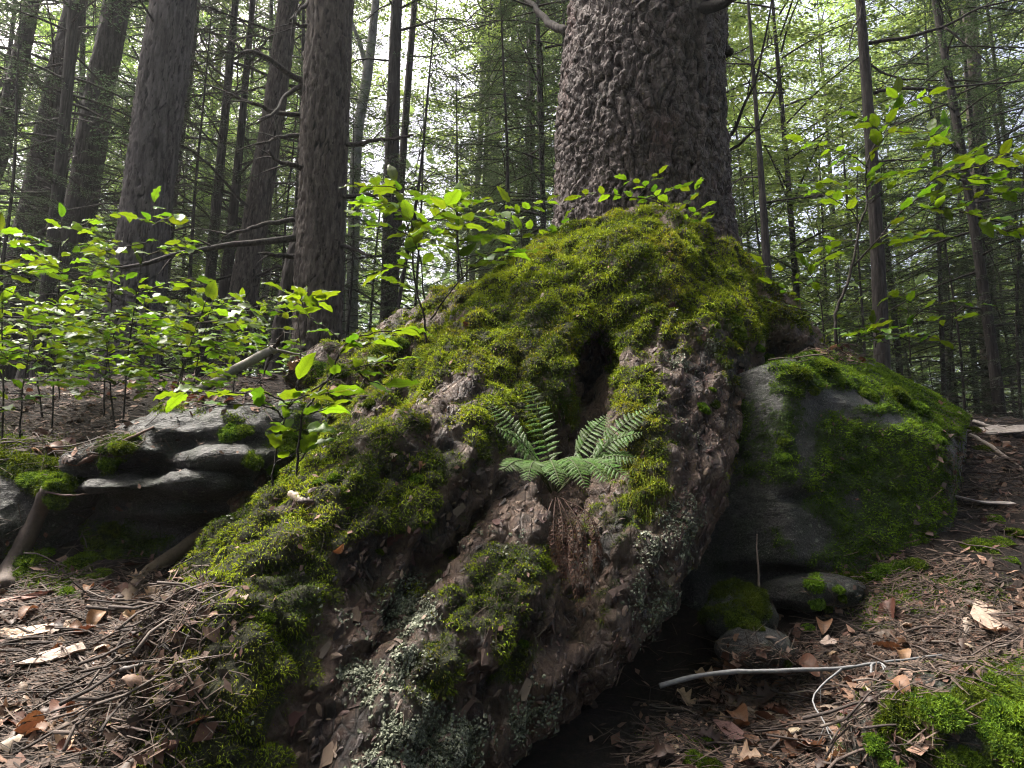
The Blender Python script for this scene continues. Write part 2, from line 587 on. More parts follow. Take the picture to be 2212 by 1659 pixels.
def mat_soil():
    m, nt = new_mat("forest_soil"); g = G(nt)
    co = g.coord()
    n1 = g.noise(co, 3, 6, .6)
    n2 = g.noise(co, 60, 8, .75, .5)
    c = g.ramp(n2, [(.3, (.008, .006, .005)), (.5, (.015, .011, .009)), (.65, (.034, .023, .017)), (.8, (.075, .052, .038))])
    c = g.mix(g.ramp(n1, [(.5, 0.0), (.7, .5)]), c, (.02, .016, .012))
    mm = g.ramp(g.math('ADD', g.attr("moss"), g.math('MULTIPLY', g.math('SUBTRACT', n2, .5), 1.0)), [(.42, 0.0), (.62, .95)])
    c = g.mix(mm, c, g.ramp(n2, [(.3, (.015, .025, .004)), (.7, (.06, .09, .012))]))
    g.out(g.pbsdf(c, .95, g.bump(n2, 1.0, .02), .2))
    return m
def mat_leafy(name, trans=.45, rough=.55, spec=.3, tmul=(1.5, 1.35, .6), vein=False, bump=False):
    """colour from the vertex colour 'col', with light passing through"""
    m, nt = new_mat(name); g = G(nt)
    c = g.attr("col", "Color")
    if vein:
        n = g.noise(g.coord(), 30, 3, .6)
        sp = g.n('ShaderNodeSeparateXYZ'); cc_ = g.n('ShaderNodeTexCoord'); nt.links.new(cc_.outputs['Object'], sp.inputs[0])
        ph = g.math('SUBTRACT', sp.outputs[0], g.math('MULTIPLY', g.math('ABSOLUTE', sp.outputs[1]), .7))
        vn = g.math('ABSOLUTE', g.math('SUBTRACT', g.math('FRACT', g.math('MULTIPLY', ph, 8.0)), .5))
        c = g.mix(g.ramp(vn, [(.0, .45), (.1, 0.0)]), c, g.mix(1.0, c, (.5, .55, .4), 'MULTIPLY'))
        c = g.mix(g.ramp(g.math('ABSOLUTE', sp.outputs[1]), [(.0, .5), (.02, 0.0)]), c, g.mix(1.0, c, (.6, .62, .5), 'MULTIPLY'))
        c = g.mix(g.ramp(n, [(.35, .35), (.6, 0.0)]), c, g.mix(1.0, c, (.55, .62, .5), 'MULTIPLY'))
    oi = g.n("ShaderNodeObjectInfo")
    hs = g.n("ShaderNodeHueSaturation")
    g.put(hs.inputs["Color"], c)
    g.put(hs.inputs["Hue"], g.math('ADD', .485, g.math('MULTIPLY', oi.outputs["Random"], .03)))
    g.put(hs.inputs["Value"], g.math('ADD', .6, g.math('MULTIPLY', oi.outputs["Random"], .75)))
    c = hs.outputs[0]
    tc = g.mix(1.0, c, tmul, 'MULTIPLY')
    d = g.pbsdf(c, rough, None, spec)
    t = g.n("ShaderNodeBsdfTranslucent"); g.put(t.inputs[0], tc)
    mx = g.n("ShaderNodeMixShader"); mx.inputs[0].default_value = trans
    nt.links.new(d, mx.inputs[1]); nt.links.new(t.outputs[0], mx.inputs[2])
    g.out(mx.outputs[0])
    return m
def mat_col(name, rough=.8, spec=.3, bscale=80, bstr=.5, bdist=.004, var=.5):
    m, nt = new_mat(name); g = G(nt)
    c = g.attr("col", "Color")
    n = g.noise(g.coord(), bscale, 6, .7)
    c = g.mix(g.ramp(n, [(.3, var), (.62, 0.0)]), c, g.mix(1.0, c, (.3, .27, .25), 'MULTIPLY'))
    g.out(g.pbsdf(c, rough, g.bump(n, bstr, bdist), spec))
    return m

M_TRUNK = mat_bark_big()
M_ROOT = mat_rootbark()
M_ROCK = mat_rock()
M_SOIL = mat_soil()
M_SHAG = mat_bark("shaggy_bark", (.014, .012, .012), (.06, .052, .05), (.125, .112, .106), .16, 26, cr=True)
M_HEM = mat_bark("furrowed_bark", (.015, .012, .010), (.055, .044, .038), (.115, .096, .083), .2, 40, cr=True)
M_DARKB = mat_bark("dark_bark", (.010, .008, .008), (.032, .027, .025), (.068, .06, .055), .12, 40)
M_BEECH = mat_bark("smooth_grey_bark", (.07, .07, .066), (.14, .14, .13), (.22, .22, .205), .5, 12)
M_TWIG = mat_bark("dead_twig_bark", (.012, .01, .01), (.035, .029, .027), (.08, .068, .06), .5, 50)
M_LEAF = mat_leafy("sapling_leaf", .55, .45, .35, (1.45, 1.25, .35), vein=True)
M_FOL = mat_leafy("canopy_leaf", .55, .42, .5, (1.75, 1.7, 1.05))
M_NEEDLE = mat_leafy("needle_spray", .3, .42, .5, (1.4, 1.35, .9))
M_MOSS = mat_leafy("moss_strand", .3, .85, .1, (1.5, 1.3, .6))
M_FERN = mat_leafy("fern_leaf", .35, .55, .22, (1.4, 1.3, .6))
M_DEAD = mat_leafy("dead_leaf", .18, .6, .35, (1.3, 1.0, .8), vein=True)
M_WOOD = mat_col("weathered_wood")
M_FLAKE = mat_col("bark_flake", .6, .4, 60, .9, .006, .7)
# ---------------------------------------------------------------- ground
GY = np.array([-4, 0, 1.0, 1.5, 2.1, 3, 4, 5, 7, 12, 20, 40, 120.])
GX = np.array([-4, -1.5, .5, 1.6, 4.0])
GZ = np.array([
    [-1, -.95, -.65, -.50, -.30, .10, .50, .80, 1.0, 1.2, 1.5, 3.5, 19],
    [-1, -.95, -.62, -.47, -.36, .08, .50, .85, 1.05, 1.3, 1.6, 3.5, 19],
    [-1, -.95, -.75, -.66, -.58, -.20, .40, .90, 1.0, 1.1, 1.3, 3, 19],
    [-1, -.95, -.65, -.47, -.38, 0, .50, .55, .3, 0, -.2, 1.5, 17],
    [-1, -.95, -.65, -.50, -.37, -.03, .36, .38, .1, -.4, -.6, 1, 16]])
def ground_z(x, y, rough=True):
    x = np.atleast_1d(np.asarray(x, float)); y = np.atleast_1d(np.asarray(y, float))
    cols = np.stack([np.interp(y, GY, GZ[k]) for k in range(5)])
    xi = np.clip(np.interp(x, GX, np.arange(5)), 0, 4 - 1e-6)
    k = xi.astype(int); f = xi - k; f = f * f * (3 - 2 * f)
    ar = np.arange(len(x))
    z = cols[k, ar] * (1 - f) + cols[k + 1, ar] * f + CAMZ
    if rough:
        p = np.stack([x, y, np.zeros_like(x)], 1)
        z = z + .05 * fbm(p * 1.7, 3) + .018 * fbm(p * 9, 3) * (np.hypot(x, y) < 12)
    return z
def steps(parts):
    a = [parts[0][0]]
    for lo, hi, st in parts:
        n = max(1, int(round((hi - lo) / st)))
        a += list(np.linspace(lo, hi, n + 1)[1:])
    return np.array(a)
def steps_geo(lo, hi, n):
    return list(np.geomspace(lo, hi, n))
gx_f = np.arange(-3.6, 3.61, .03)
gx = np.concatenate([-np.array(steps_geo(3.7, 160, 26))[::-1], gx_f, steps_geo(3.7, 160, 26)])
gy = np.concatenate([[-60, -30, -15, -8, -4, -2, -1, 0, .4, .7], np.arange(.9, 5.2, .03), steps_geo(5.3, 160, 34)])
gX, gYm = np.meshgrid(gx, gy, indexing='ij')
gv = np.stack([gX.ravel(), gYm.ravel(), ground_z(gX.ravel(), gYm.ravel())], 1)
ny = len(gy)
ii, jj = np.meshgrid(np.arange(len(gx) - 1), np.arange(ny - 1), indexing='ij')
gq = np.stack([ii * ny + jj, (ii + 1) * ny + jj, (ii + 1) * ny + jj + 1, ii * ny + jj + 1], -1).reshape(-1, 4)
def bumps(px, py, lst):
    """sum of soft elliptical spots given as (cx,cy,rx,ry,amp)"""
    s = np.zeros(len(px))
    for cx, cy, rx, ry, a in lst:
        s += a * np.exp(-(((px - cx) / rx) ** 2 + ((py - cy) / ry) ** 2))
    return s
gpx, gpy = PIX(gv)
g_near = (gv[:, 1] > .7) & (gv[:, 1] < 6)
g_moss = np.where(g_near, bumps(gpx, gpy, [(2000, 1280, 180, 60, .9), (1500, 1620, 140, 60, .55), (2180, 1180, 90, 60, .4), (30, 980, 110, 70, .8), (100, 1260, 130, 60, .6),
        (60, 1120, 120, 90, .45), (1900, 1340, 120, 40, .3)]) + .35 * fbm(gv * 4.0, 4), .1 + .5 * fbm(gv * .6, 3))
g_moss = np.clip(g_moss, 0, 1)
ground = kind(link("ground", mesh_np("ground", gv, [gq], M_SOIL, True, {"moss": g_moss})), "structure")

# ---------------------------------------------------------------- the old tree: root mass as one implicit solid
RF = Field((-1.0, .95, .3), (2.0, 4.75, 2.45), .0115)
CORE = [(1385, 640, 4.05, .50), (1380, 775, 3.72, .52), (1300, 900, 3.3, .48), (1200, 1050, 2.85, .42),
        (1050, 1250, 2.4, .38), (850, 1450, 2.05, .33), (650, 1650, 1.8, .30), (560, 1800, 1.65, .28)]
RF.path([(a, b, c + .06, d * .93) for a, b, c, d in CORE], 22, .04)
ridges = [
    # hump above the fork
    ([(1300, 600, 3.75, .22), (1240, 640, 3.35, .26), (1130, 740, 2.95, .20), (1030, 850, 2.65, .17)], .10),
    ([(1400, 600, 3.75, .26), (1400, 600, 3.45, .28), (1370, 680, 3.15, .30), (1330, 720, 3.0, .26)], .10),
    ([(1480, 620, 3.7, .25), (1500, 660, 3.4, .26), (1490, 780, 2.98, .23), (1450, 940, 2.62, .19), (1415, 1080, 2.36, .155), (1350, 1220, 2.15, .14),
      (1210, 1375, 1.95, .12), (1045, 1530, 1.8, .105), (880, 1690, 1.68, .10)], .05),
    # right root running behind the boulder
    ([(1480, 640, 3.9, .30), (1570, 690, 3.75, .24), (1650, 740, 3.65, .19), (1735, 790, 3.6, .13)], .06),
    # fork lobes
    ([(1210, 660, 3.15, .24), (1180, 750, 2.85, .21), (1165, 830, 2.62, .17), (1185, 880, 2.52, .13)], .05),
    ([(1400, 700, 3.05, .22), (1385, 800, 2.78, .16), (1375, 900, 2.55, .15), (1385, 1000, 2.36, .14), (1400, 1080, 2.26, .085)], .04),
    # left moss ridge
    ([(1150, 800, 2.8, .19), (1040, 930, 2.5, .20), (930, 1050, 2.2, .20), (800, 1150, 2.0, .19), (670, 1250, 1.85, .185),
      (570, 1370, 1.72, .18), (510, 1480, 1.62, .175), (460, 1590, 1.55, .17), (410, 1740, 1.48, .17)], .06),
    # lichen flank under it
    ([(1010, 1120, 2.3, .11), (920, 1220, 2.0, .105), (800, 1330, 1.8, .105), (700, 1450, 1.68, .12), (620, 1600, 1.56, .12), (570, 1740, 1.5, .12)], .035),
    # middle lower ridge
    ([(1130, 1020, 2.42, .13), (1150, 1120, 2.22, .13), (1110, 1220, 2.02, .13), (1030, 1350, 1.83, .13), (910, 1480, 1.68, .12), (800, 1600, 1.58, .115), (700, 1760, 1.5, .115)], .04),
    ([(1040, 1420, 1.83, .07), (900, 1560, 1.62, .075), (800, 1700, 1.52, .075)], .03),
    # knots and stubs on the left shoulder
    ([(1010, 800, 2.62, .10), (960, 860, 2.48, .085), (900, 930, 2.38, .07)], .04),
    ([(1000, 1010, 2.3, .10), (1060, 1060, 2.3, .09), (1110, 1090, 2.3, .06)], .03),
    # left side roots towards the left boulder
    ([(1180, 640, 3.7, .16), (1060, 690, 3.55, .13), (980, 720, 3.45, .11), (900, 790, 3.3, .12), (800, 900, 3.0, .12), (730, 1000, 2.75, .11)], .05),
    ([(960, 800, 2.95, .12), (850, 900, 2.7, .11), (760, 1000, 2.45, .10), (690, 1090, 2.3, .10), (600, 1180, 2.2, .09)], .04),
    ([(880, 760, 3.25, .10), (760, 850, 3.0, .085), (680, 920, 2.75, .075), (600, 990, 2.6, .06), (520, 1075, 2.5, .045)], .03),
    # far left mossy shoulder behind
    ([(1000, 690, 3.7, .15), (880, 760, 3.55, .15), (780, 810, 3.4, .13), (690, 830, 3.3, .11)], .05),
]
for lst, k in ridges:
    RF.path(lst, max(8, len(lst) * 3), k)
# cavities
RF.path([(1290, 735, 3.0, .05), (1288, 790, 2.72, .085), (1272, 850, 2.58, .085), (1245, 930, 2.45, .075)], 9, .015, True)
RF.path([(1290, 760, 2.8, .085), (1286, 800, 2.55, .095), (1274, 860, 2.40, .09), (1255, 930, 2.26, .08)], 9, .012, True)
RF.path([(1290, 740, 3.2, .05), (1275, 830, 2.9, .08), (1265, 900, 2.75, .07)], 9, .02, True)
RF.path([(1235, 1000, 2.3, .08), (1215, 1060, 2.2, .09), (1220, 1150, 2.08, .085), (1255, 1260, 1.95, .065), (1240, 1360, 1.85, .045)], 9, .03, True)
RF.path([(1010, 1150, 2.0, .03), (930, 1250, 1.82, .045), (860, 1330, 1.7, .04), (770, 1420, 1.55, .02)], 9, .02, True)
RF.path([(940, 960, 2.28, .02), (900, 985, 2.17, .035)], 4, .03, True)
RF.path([(1150, 1370, 1.78, .03), (1010, 1500, 1.62, .035), (880, 1640, 1.5, .03)], 8, .02, True)
RF.path([(700, 1540, 1.4, .02), (660, 1580, 1.38, .03)], 4, .02, True)
RF.path([(850, 1000, 2.45, .05), (760, 1060, 2.25, .05), (660, 1110, 2.15, .045)], 7, .03, True)
rv, rq = RF.mesh()
del RF
rn = vnormals(rv, rq)
if (rn[:, 1] * (rv[:, 1] - 2.8)).mean() < 0:
    rq = rq[:, ::-1]; rn = -rn
rv = relax(rv, rq, 2, .5)
# only the side that can be seen from in front and from the sides
rpx, rpy = PIX(rv)
keep = (rv[:, 2] > ground_z(rv[:, 0], rv[:, 1]) - .12) & (rv[:, 1] < 4.5)
rv, rq = trim(rv, rq, keep)
rn = vnormals(rv, rq)
# grain direction runs down the roots
w = rv.copy()
c1, c2, cid = cell3(np.stack([w[:, 0] * 9 + w[:, 2] * 3, w[:, 1] * 6, w[:, 2] * 9 - w[:, 0] * 4], 1) + .35 * np.stack([fbm(w * 6, 2), fbm(w * 6 + 9, 2), fbm(w * 6 + 5, 2)], 1))
U1, U2, U3 = np.array([-.774, .633, 0]), np.array([.444, .543, -.712]), np.array([-.451, -.551, -.702])
wl_ = w + .05 * np.stack([fbm(w * 3, 2), fbm(w * 3 + 8, 2), fbm(w * 3 + 4, 2)], 1)
fl = np.stack([wl_ @ U1, wl_ @ U2, (wl_ @ U3) * .14], 1)
grain = 1 - np.abs(noise3(fl * 9)) * 2.4
grain2 = 1 - np.abs(noise3(fl * 22 + 7)) * 2.4
r_grain = np.clip(.5 + .32 * grain + .22 * grain2, 0, 1)
rv = rv + rn * (.022 * grain + .009 * grain2 + .034 * fbm(w * 3.2, 3) + .014 * fbm(w * 11, 3) + .011 * (cid - .5) - .014 * (1 - smooth01(c2 - c1, 0, .22)))[:, None]
rn = vnormals(rv, rq)
rpx, rpy = PIX(rv)
r_moss = bumps(rpx, rpy, [
    (1330, 570, 300, 130, 1.0), (1150, 700, 160, 120, .7), (1130, 830, 100, 80, .7), (1200, 860, 70, 80, .6), (1370, 830, 70, 80, .7), (1400, 980, 80, 110, .8),
    (760, 1110, 190, 80, 1.0), (560, 1230, 160, 110, .9), (450, 1430, 150, 220, 1.0), (370, 1620, 130, 150, .9), (520, 1330, 110, 110, .4), (1100, 1330, 110, 170, .75), (930, 1460, 70, 120, .4),
    (1650, 680, 110, 60, .8), (880, 800, 190, 90, .7), (680, 900, 100, 90, .6), (620, 1000, 100, 80, .7), (900, 980, 120, 90, .8), (1080, 930, 70, 70, .5), (1010, 760, 110, 60, .5), (1290, 660, 160, 70, .4), (1440, 720, 70, 60, .35), (1180, 960, 40, 60, .2), (1060, 1240, 60, 80, .4),
    (520, 1560, 120, 90, .4), (1560, 700, 70, 120, .35), (1270, 700, 120, 60, .5),
    (1000, 840, 75, 38, -1.3), (1060, 1060, 90, 60, -.9), (820, 1210, 120, 45, -.9), (830, 1340, 170, 60, -.7), (1000, 1600, 180, 80, -.8), (1500, 800, 60, 130, -.35),
    (1270, 1480, 120, 160, -.7), (1490, 1050, 60, 150, -.3), (950, 960, 60, 40, -.6), (1170, 1060, 60, 90, -.7), (1420, 640, 70, 50, -.3), (660, 1570, 60, 60, -.6), (1110, 690, 25, 45, -.8), (1278, 830, 30, 85, -2.2), (620, 1290, 140, 120, .35), (430, 1500, 160, 200, .5), (1250, 560, 260, 90, .3)])
r_moss = r_moss * .68 + .12 + .30 * rn[:, 2] + .48 * fbm(rv * 7, 4) + .26 * fbm(rv * 26, 3)
r_moss = np.clip(r_moss, 0, 1)
rv = rv + rn * (.014 * smooth01(r_moss, .45, .7) * (.5 + fbm(rv * 20 + 3, 2)))[:, None]
rn = vnormals(rv, rq)
r_lich = bumps(rpx, rpy, [(840, 1330, 150, 90, .55), (950, 1600, 190, 110, .75), (1450, 1130, 80, 160, .4), (1080, 1170, 90, 60, .45), (1400, 1330, 70, 110, .4), (1120, 1560, 40, 110, .4),
    (1500, 760, 90, 90, .3), (1390, 620, 90, 50, .2), (780, 1480, 120, 80, .35), (1250, 1560, 90, 120, .2)]) + .1 + .35 * fbm(rv * 7 + 40, 3)
r_lich = np.clip(r_lich * .8 - .02, 0, 1)
BASE = P(1385, 700, 4.05)
old_tree = thing("old_tree", "massive old tree with plated purplish-brown bark on sprawling mossy roots", "tree", BASE)
def to_local(v, o): return np.asarray(v) - np.array(o.location)
root_mass = link("root", mesh_np("root", rv - BASE, [rq], M_ROOT, True, {"moss": r_moss, "lichen": r_lich, "grain": r_grain}), old_tree)
root_mass["label"] = "thick gnarled root spilling over the rock under yellow-green moss and pale lichen"
# ---------------------------------------------------------------- trunks
def bark_trunk(path, rad, seg, rings, cell=(14, 14, 4), depth=.02, flare=0.0, name="trunk", mat=None, origin=(0, 0, 0), seed=0, wobble=.06):
    """tapered displaced trunk along a world path; returns mesh"""
    w = smooth_path(np.column_stack([path, rad]), rings)
    pts, r = w[:, :3], w[:, 3]
    v, q, t = tube_arrays(pts, r, seg, False)
    c = np.repeat(pts, seg, 0)
    n = v - c
    n /= np.linalg.norm(n, axis=1)[:, None]
    rr = np.repeat(r, seg)
    p = v.copy()
    p[:, :2] += seed * 3.7
    wp = np.stack([fbm(p * 5, 2), fbm(p * 5 + 7, 2), fbm(p * 2 + 3, 2)], 1) * .35
    a, b, cid, dz = cell3(p * np.array(cell) + wp, seed, True)
    h = smooth01(b - a, 0.0, .10)
    f1 = np.abs(noise3(p * np.array(cell) * np.array([.62, .62, .15]) + wp * 1.6 + 11))
    f1 = smooth01(f1, .0, .13)
    a2, b2, c2_, dz2 = cell3(p * np.array(cell) * np.array([2.1, 2.1, 1.8]) + wp * 2, seed + 9, True)
    h2 = smooth01(b2 - a2, 0.0, .12)
    hh = .36 * f1 + h * (.10 + .24 * cid - .18 * dz) * (.5 + .5 * f1) + h2 * (.06 + .22 * c2_ - .16 * dz2) * (.4 + .6 * f1)
    disp = depth * (hh - .5) + rr * wobble * fbm(p * np.array([2.2, 2.2, .8]) / max(rr.mean() * 3, .3), 3) + depth * .4 * fbm(p * np.array([34, 34, 20]), 3)
    v = v + n * disp[:, None]
    return mesh_np(name, v - np.asarray(origin), [q], mat, True, {"h": np.clip(hh, 0, 1)})
tp = np.array([P(1392, 660, 4.08), P(1386, 480, 4.05), P(1382, 250, 4.02), P(1397, 0, 4.05)])
up = tp[3] - tp[2]
top = [tp[3] + up * k for k in (1.6, 4.5, 9.0, 14)]
old_trunk = link("trunk", bark_trunk(np.array(list(tp) + top), [.60, .505, .475, .45, .43, .38, .27, .10], 340, 700, (15, 15, 3.9), .036, mat=M_TRUNK, origin=BASE, wobble=.05), old_tree)
# ---------------------------------------------------------------- boulders
def rock_obj(name, label, F, disp, moss_fn, zmin_off=.25, group=None, strata=0.0, relaxn=2):
    v, q = F.mesh()
    c = v.mean(0)
    n = vnormals(v, q)
    if ((v - c) * n).sum(1).mean() < 0:
        q = q[:, ::-1]; n = -n
    v = relax(v, q, relaxn, .5)
    n = vnormals(v, q)
    d = disp * (fbm(v * 2.6, 3) + .4 * fbm(v * 8 + 3, 3)) + .3 * disp * fbm(v * 22, 3)
    if strata:
        s = v[:, 2] - .22 * v[:, 0] + .05 * fbm(v * 2, 3)
        d = d + strata * (np.abs(((s * 7.5) % 1.0) - .5) * 2 - .5) * (1 - np.abs(n[:, 2])) + strata * .5 * fbm(v * np.array([2, 2, 14]), 2)
    v = v + n * d[:, None]
    keepv = v[:, 2] > ground_z(v[:, 0], v[:, 1]) - zmin_off
    v, q = trim(v, q, keepv)
    n = vnormals(v, q)
    px, py = PIX(v)
    ms = np.clip(moss_fn(px, py, n, v), 0, 1)
    # cushions of moss stand proud of the stone
    v = v + n * (.011 * smooth01(ms, .5, .8) * (1 + .9 * fbm(v * 16, 2)))[:, None]
    n = vnormals(v, q)
    base = np.array([c[0], c[1], v[:, 2].min()])
    o = link(name, mesh_np(name, v - base, [q], M_ROCK, True, {"moss": ms}), None, tuple(base))
    tag(o, label, "boulder", group)
    return o, v, q, n, ms

# right boulder: tilted block, corner points in picture px + distance
def plane3(a, b, c, inside):
    a, b, c = (np.asarray(x, float) for x in (a, b, c))
    n = np.cross(b - a, c - a)
    if n @ (np.asarray(inside) - a) > 0: n = -n
    return a, n
E1 = P(1692, 800, 2.62); E2 = P(1700, 1090, 2.50); E3 = P(2062, 985, 2.80); E4 = P(2050, 1250, 2.72); E5 = P(1790, 775, 2.85); E6 = P(1545, 820, 2.76); E7 = P(1450, 1260, 2.62)
E8 = P(1830, 1260, 2.52); T1 = P(1800, 750, 3.35); T2 = P(2075, 905, 3.35)
ins = P(1850, 1000, 3.2)
RB = Field(P(1400, 1000, 2.7) * np.array([1, 0, 0]) + np.array([-.1, 2.2, .2]), (2.6, 4.3, 2.0), .014)
RB.planes([plane3(E1, E2, E3, ins), plane3(E1, E2, E6, ins), plane3(E3, E4, P(2085, 1000, 3.6), ins), plane3(E1, E3, P(1900, 815, 3.05), ins),
           plane3(T1, T2, P(1900, 815, 3.02), ins), plane3(T1, E6, E1 + np.array([0, .02, .03]), ins), plane3(P(1700, 1420, 2.7), P(2000, 1400, 2.7), P(1850, 1300, 2.52), ins),
           ((0, 4.1, 1), (0, 1, 0))], .014)
RB.ellipsoid(P(1745, 1075, 2.47), (.10, .10, .035), .03, True, .3)
RB.ellipsoid(P(1640, 1250, 2.5), (.25, .12, .04), .05, True)
RB.path([(2065, 1010, 2.80, .01), (2075, 1130, 2.74, .02), (2065, 1240, 2.68, .02)], 6, .02, True)
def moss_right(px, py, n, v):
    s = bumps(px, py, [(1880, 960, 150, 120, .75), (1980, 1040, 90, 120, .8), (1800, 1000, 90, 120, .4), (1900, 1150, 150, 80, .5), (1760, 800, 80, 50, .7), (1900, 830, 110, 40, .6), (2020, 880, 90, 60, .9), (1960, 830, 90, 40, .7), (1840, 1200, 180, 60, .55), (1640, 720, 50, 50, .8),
        (1580, 900, 60, 90, .3), (1620, 1000, 90, 170, .38), (1720, 900, 40, 90, .3), (1690, 1000, 22, 40, .7), (1990, 1230, 60, 30, .5), (1860, 860, 80, 20, -1.2), (1930, 905, 60, 18, -1.0), (1700, 1130, 50, 70, -.3), (1560, 1100, 80, 130, -.1), (1735, 960, 20, 60, -.4)])  # broad spot on the left facet: moss film that also paints in shade
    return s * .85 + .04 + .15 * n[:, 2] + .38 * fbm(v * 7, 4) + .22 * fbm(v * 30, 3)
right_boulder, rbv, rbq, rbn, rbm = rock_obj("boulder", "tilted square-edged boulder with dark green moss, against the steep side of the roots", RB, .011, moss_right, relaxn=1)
del RB

# left boulder: layered overhanging rock
LB = Field((-2.2, 1.9, .1), (.1, 4.2, 1.75), .014)
for c, r, kk in [((480, 950, 2.85), (.36, .40, .13), .05), ((360, 985, 2.72), (.24, .34, .07), .03), ((520, 1000, 2.66), (.22, .30, .06), .03), ((590, 960, 2.8), (.28, .34, .15), .08), ((270, 1010, 2.74), (.14, .28, .06), .03), ((330, 1055, 2.60), (.21, .28, .05), .02), ((460, 1050, 2.58), (.20, .26, .05), .02), ((400, 1105, 2.68), (.28, .28, .05), .02),
                 ((420, 1180, 2.85), (.42, .34, .22), .06), ((640, 1060, 2.85), (.26, .35, .22), .08)]:
    LB.ellipsoid(P(*c), r, kk)
LB.path([(200, 1075, 2.45, .03), (330, 1110, 2.38, .045), (480, 1120, 2.38, .03)], 8, .03, True)
LB.path([(190, 1010, 2.6, .03), (215, 1090, 2.5, .05)], 4, .03, True)
def moss_left(px, py, n, v):
    s = bumps(px, py, [(500, 905, 40, 25, .7), (540, 1000, 45, 35, .6), (270, 960, 45, 25, .7), (230, 1000, 40, 30, .6), (170, 1180, 80, 60, .9), (350, 880, 60, 14, .7), (250, 1220, 80, 60, .8), (330, 1170, 70, 50, .4), (430, 1000, 20, 12, .5), (470, 1040, 18, 8, .5),
        (640, 960, 60, 80, .7), (300, 1010, 30, 20, .5), (420, 960, 120, 40, -.5), (400, 1040, 130, 40, -.5)])
    return s + .06 + .16 * n[:, 2] + .34 * fbm(v * 8 + 4, 4)
left_boulder, lbv, lbq, lbn, lbm = rock_obj("boulder", "dark layered boulder overhanging the litter, beside the long mossy root", LB, .03, moss_left, strata=.026, relaxn=3)
del LB

# low rock at the far left edge with moss on top
LL = Field((-2.4, 2.0, .0), (-.9, 3.6, 1.5), .014)
for c, r, kk in [((70, 1130, 2.75), (.30, .35, .24), .06), ((-60, 1080, 2.85), (.3, .35, .22), .06), ((120, 1020, 2.85), (.18, .24, .09), .05), ((150, 1065, 2.55), (.075, .12, .055), .02)]:
    LL.ellipsoid(P(*c), r, kk)
far_left, flv, flq, fln, flm = rock_obj("rock", "low rounded rock with bright moss tongues beside the layered boulder", LL, .03,
    lambda px, py, n, v: bumps(px, py, [(90, 1010, 70, 50, .8), (120, 1040, 50, 60, .7), (60, 1210, 70, 60, .8), (20, 980, 60, 40, .5), (140, 1090, 30, 30, -.7), (60, 1110, 60, 60, -.3)]) + .2 + .25 * n[:, 2] + .35 * fbm(v * 7 + 9, 3))
del LL

def small_rock(c, r, label, rz, mossbias, seed, spots=()):
    c = P(*c)
    r = np.asarray(r, float)
    F = Field(c - r.max() * 1.5, c + r.max() * 1.5, max(.008, r.max() / 28))
    F.ellipsoid(c, r, .02, False, rz)
    F.ellipsoid(c + np.array([r[0] * .45, .02, -r[2] * .3]), r * .75, .04, False, rz + .6)
    F.ellipsoid(c + np.array([-r[0] * .5, -.02, -r[2] * .25]), r * .7, .04, False, rz - .4)
    return rock_obj("rock", label, F, .035 * float(r.max()) / .2, lambda px, py, n, v: mossbias + .3 * n[:, 2] + .4 * fbm(v * 9 + seed, 3) + bumps(px, py, spots), group=None)
mossy_front = small_rock((2060, 1600, 1.62), (.19, .17, .12), "rock capped by vivid lime-green moss cushions below the grey birch stick", .2, .35, 1, [(1990, 1560, 60, 60, .5), (2090, 1590, 40, 40, -.5), (2180, 1560, 60, 90, .5)])
mossy_edge = small_rock((2260, 1560, 1.75), (.19, .2, .13), "moss-covered rock at the foot of the slope next to the capped rock", .5, .55, 2)
ledge_rock = small_rock((1590, 1320, 2.35), (.10, .12, .075), "small moss-topped rock under the square-edged boulder", .1, .35, 3)
grey_stone = small_rock((1625, 1395, 2.2), (.09, .09, .05), "bare grey stone half buried in litter below the small moss-topped rock", .4, -.25, 4)
slab = small_rock((1760, 1275, 2.5), (.15, .12, .06), "grey stone ledge bridging a dark hollow under the square-edged boulder", .0, -.1, 5, [(1760, 1265, 30, 20, .6)])
ROCKS = [(rbv, rbq, rbn, rbm, right_boulder), (lbv, lbq, lbn, lbm, left_boulder), (flv, flq, fln, flm, far_left)] + [(a[1], a[2], a[3], a[4], a[0]) for a in (mossy_front, mossy_edge, ledge_rock, grey_stone, slab)]

# ray hits on everything solid so far
from mathutils.bvhtree import BVHTree
_bv, _bq, _off = [], [], 0
gm = (gv[gq][:, :, 1].max(1) < 14) & (gv[gq][:, :, 1].min(1) > -.5) & (np.abs(gv[gq][:, :, 0]).max(1) < 14)
for v_, q_ in [(gv, gq[gm]), (rv, rq)] + [(r[0], r[1]) for r in ROCKS]:
    _bv.append(v_); _bq.append(q_ + _off); _off += len(v_)
BV = BVHTree.FromPolygons(np.concatenate(_bv).tolist(), np.concatenate(_bq).tolist())
CAM = Vector((0, 0, CAMZ))
def HIT(px, py):
    """where the sight line through a picture point meets rock, root or ground"""
    d = Vector(P(px, py, 2.0)) - CAM
    h = BV.ray_cast(CAM, d.normalized())
    if h[0] is None: return None
    n = h[1]
    if n.dot(d) > 0: n = -n
    return np.array(h[0]), np.array(n)
def DOWN(x, y, z=6.0):
    h = BV.ray_cast(Vector((x, y, z)), Vector((0, 0, -1)))
    if h[0] is None: return np.array([x, y, ground_z(x, y)[0]]), np.array([0, 0, 1.0])
    n = h[1] if h[1].z > 0 else -h[1]
    return np.array(h[0]), np.array(n)
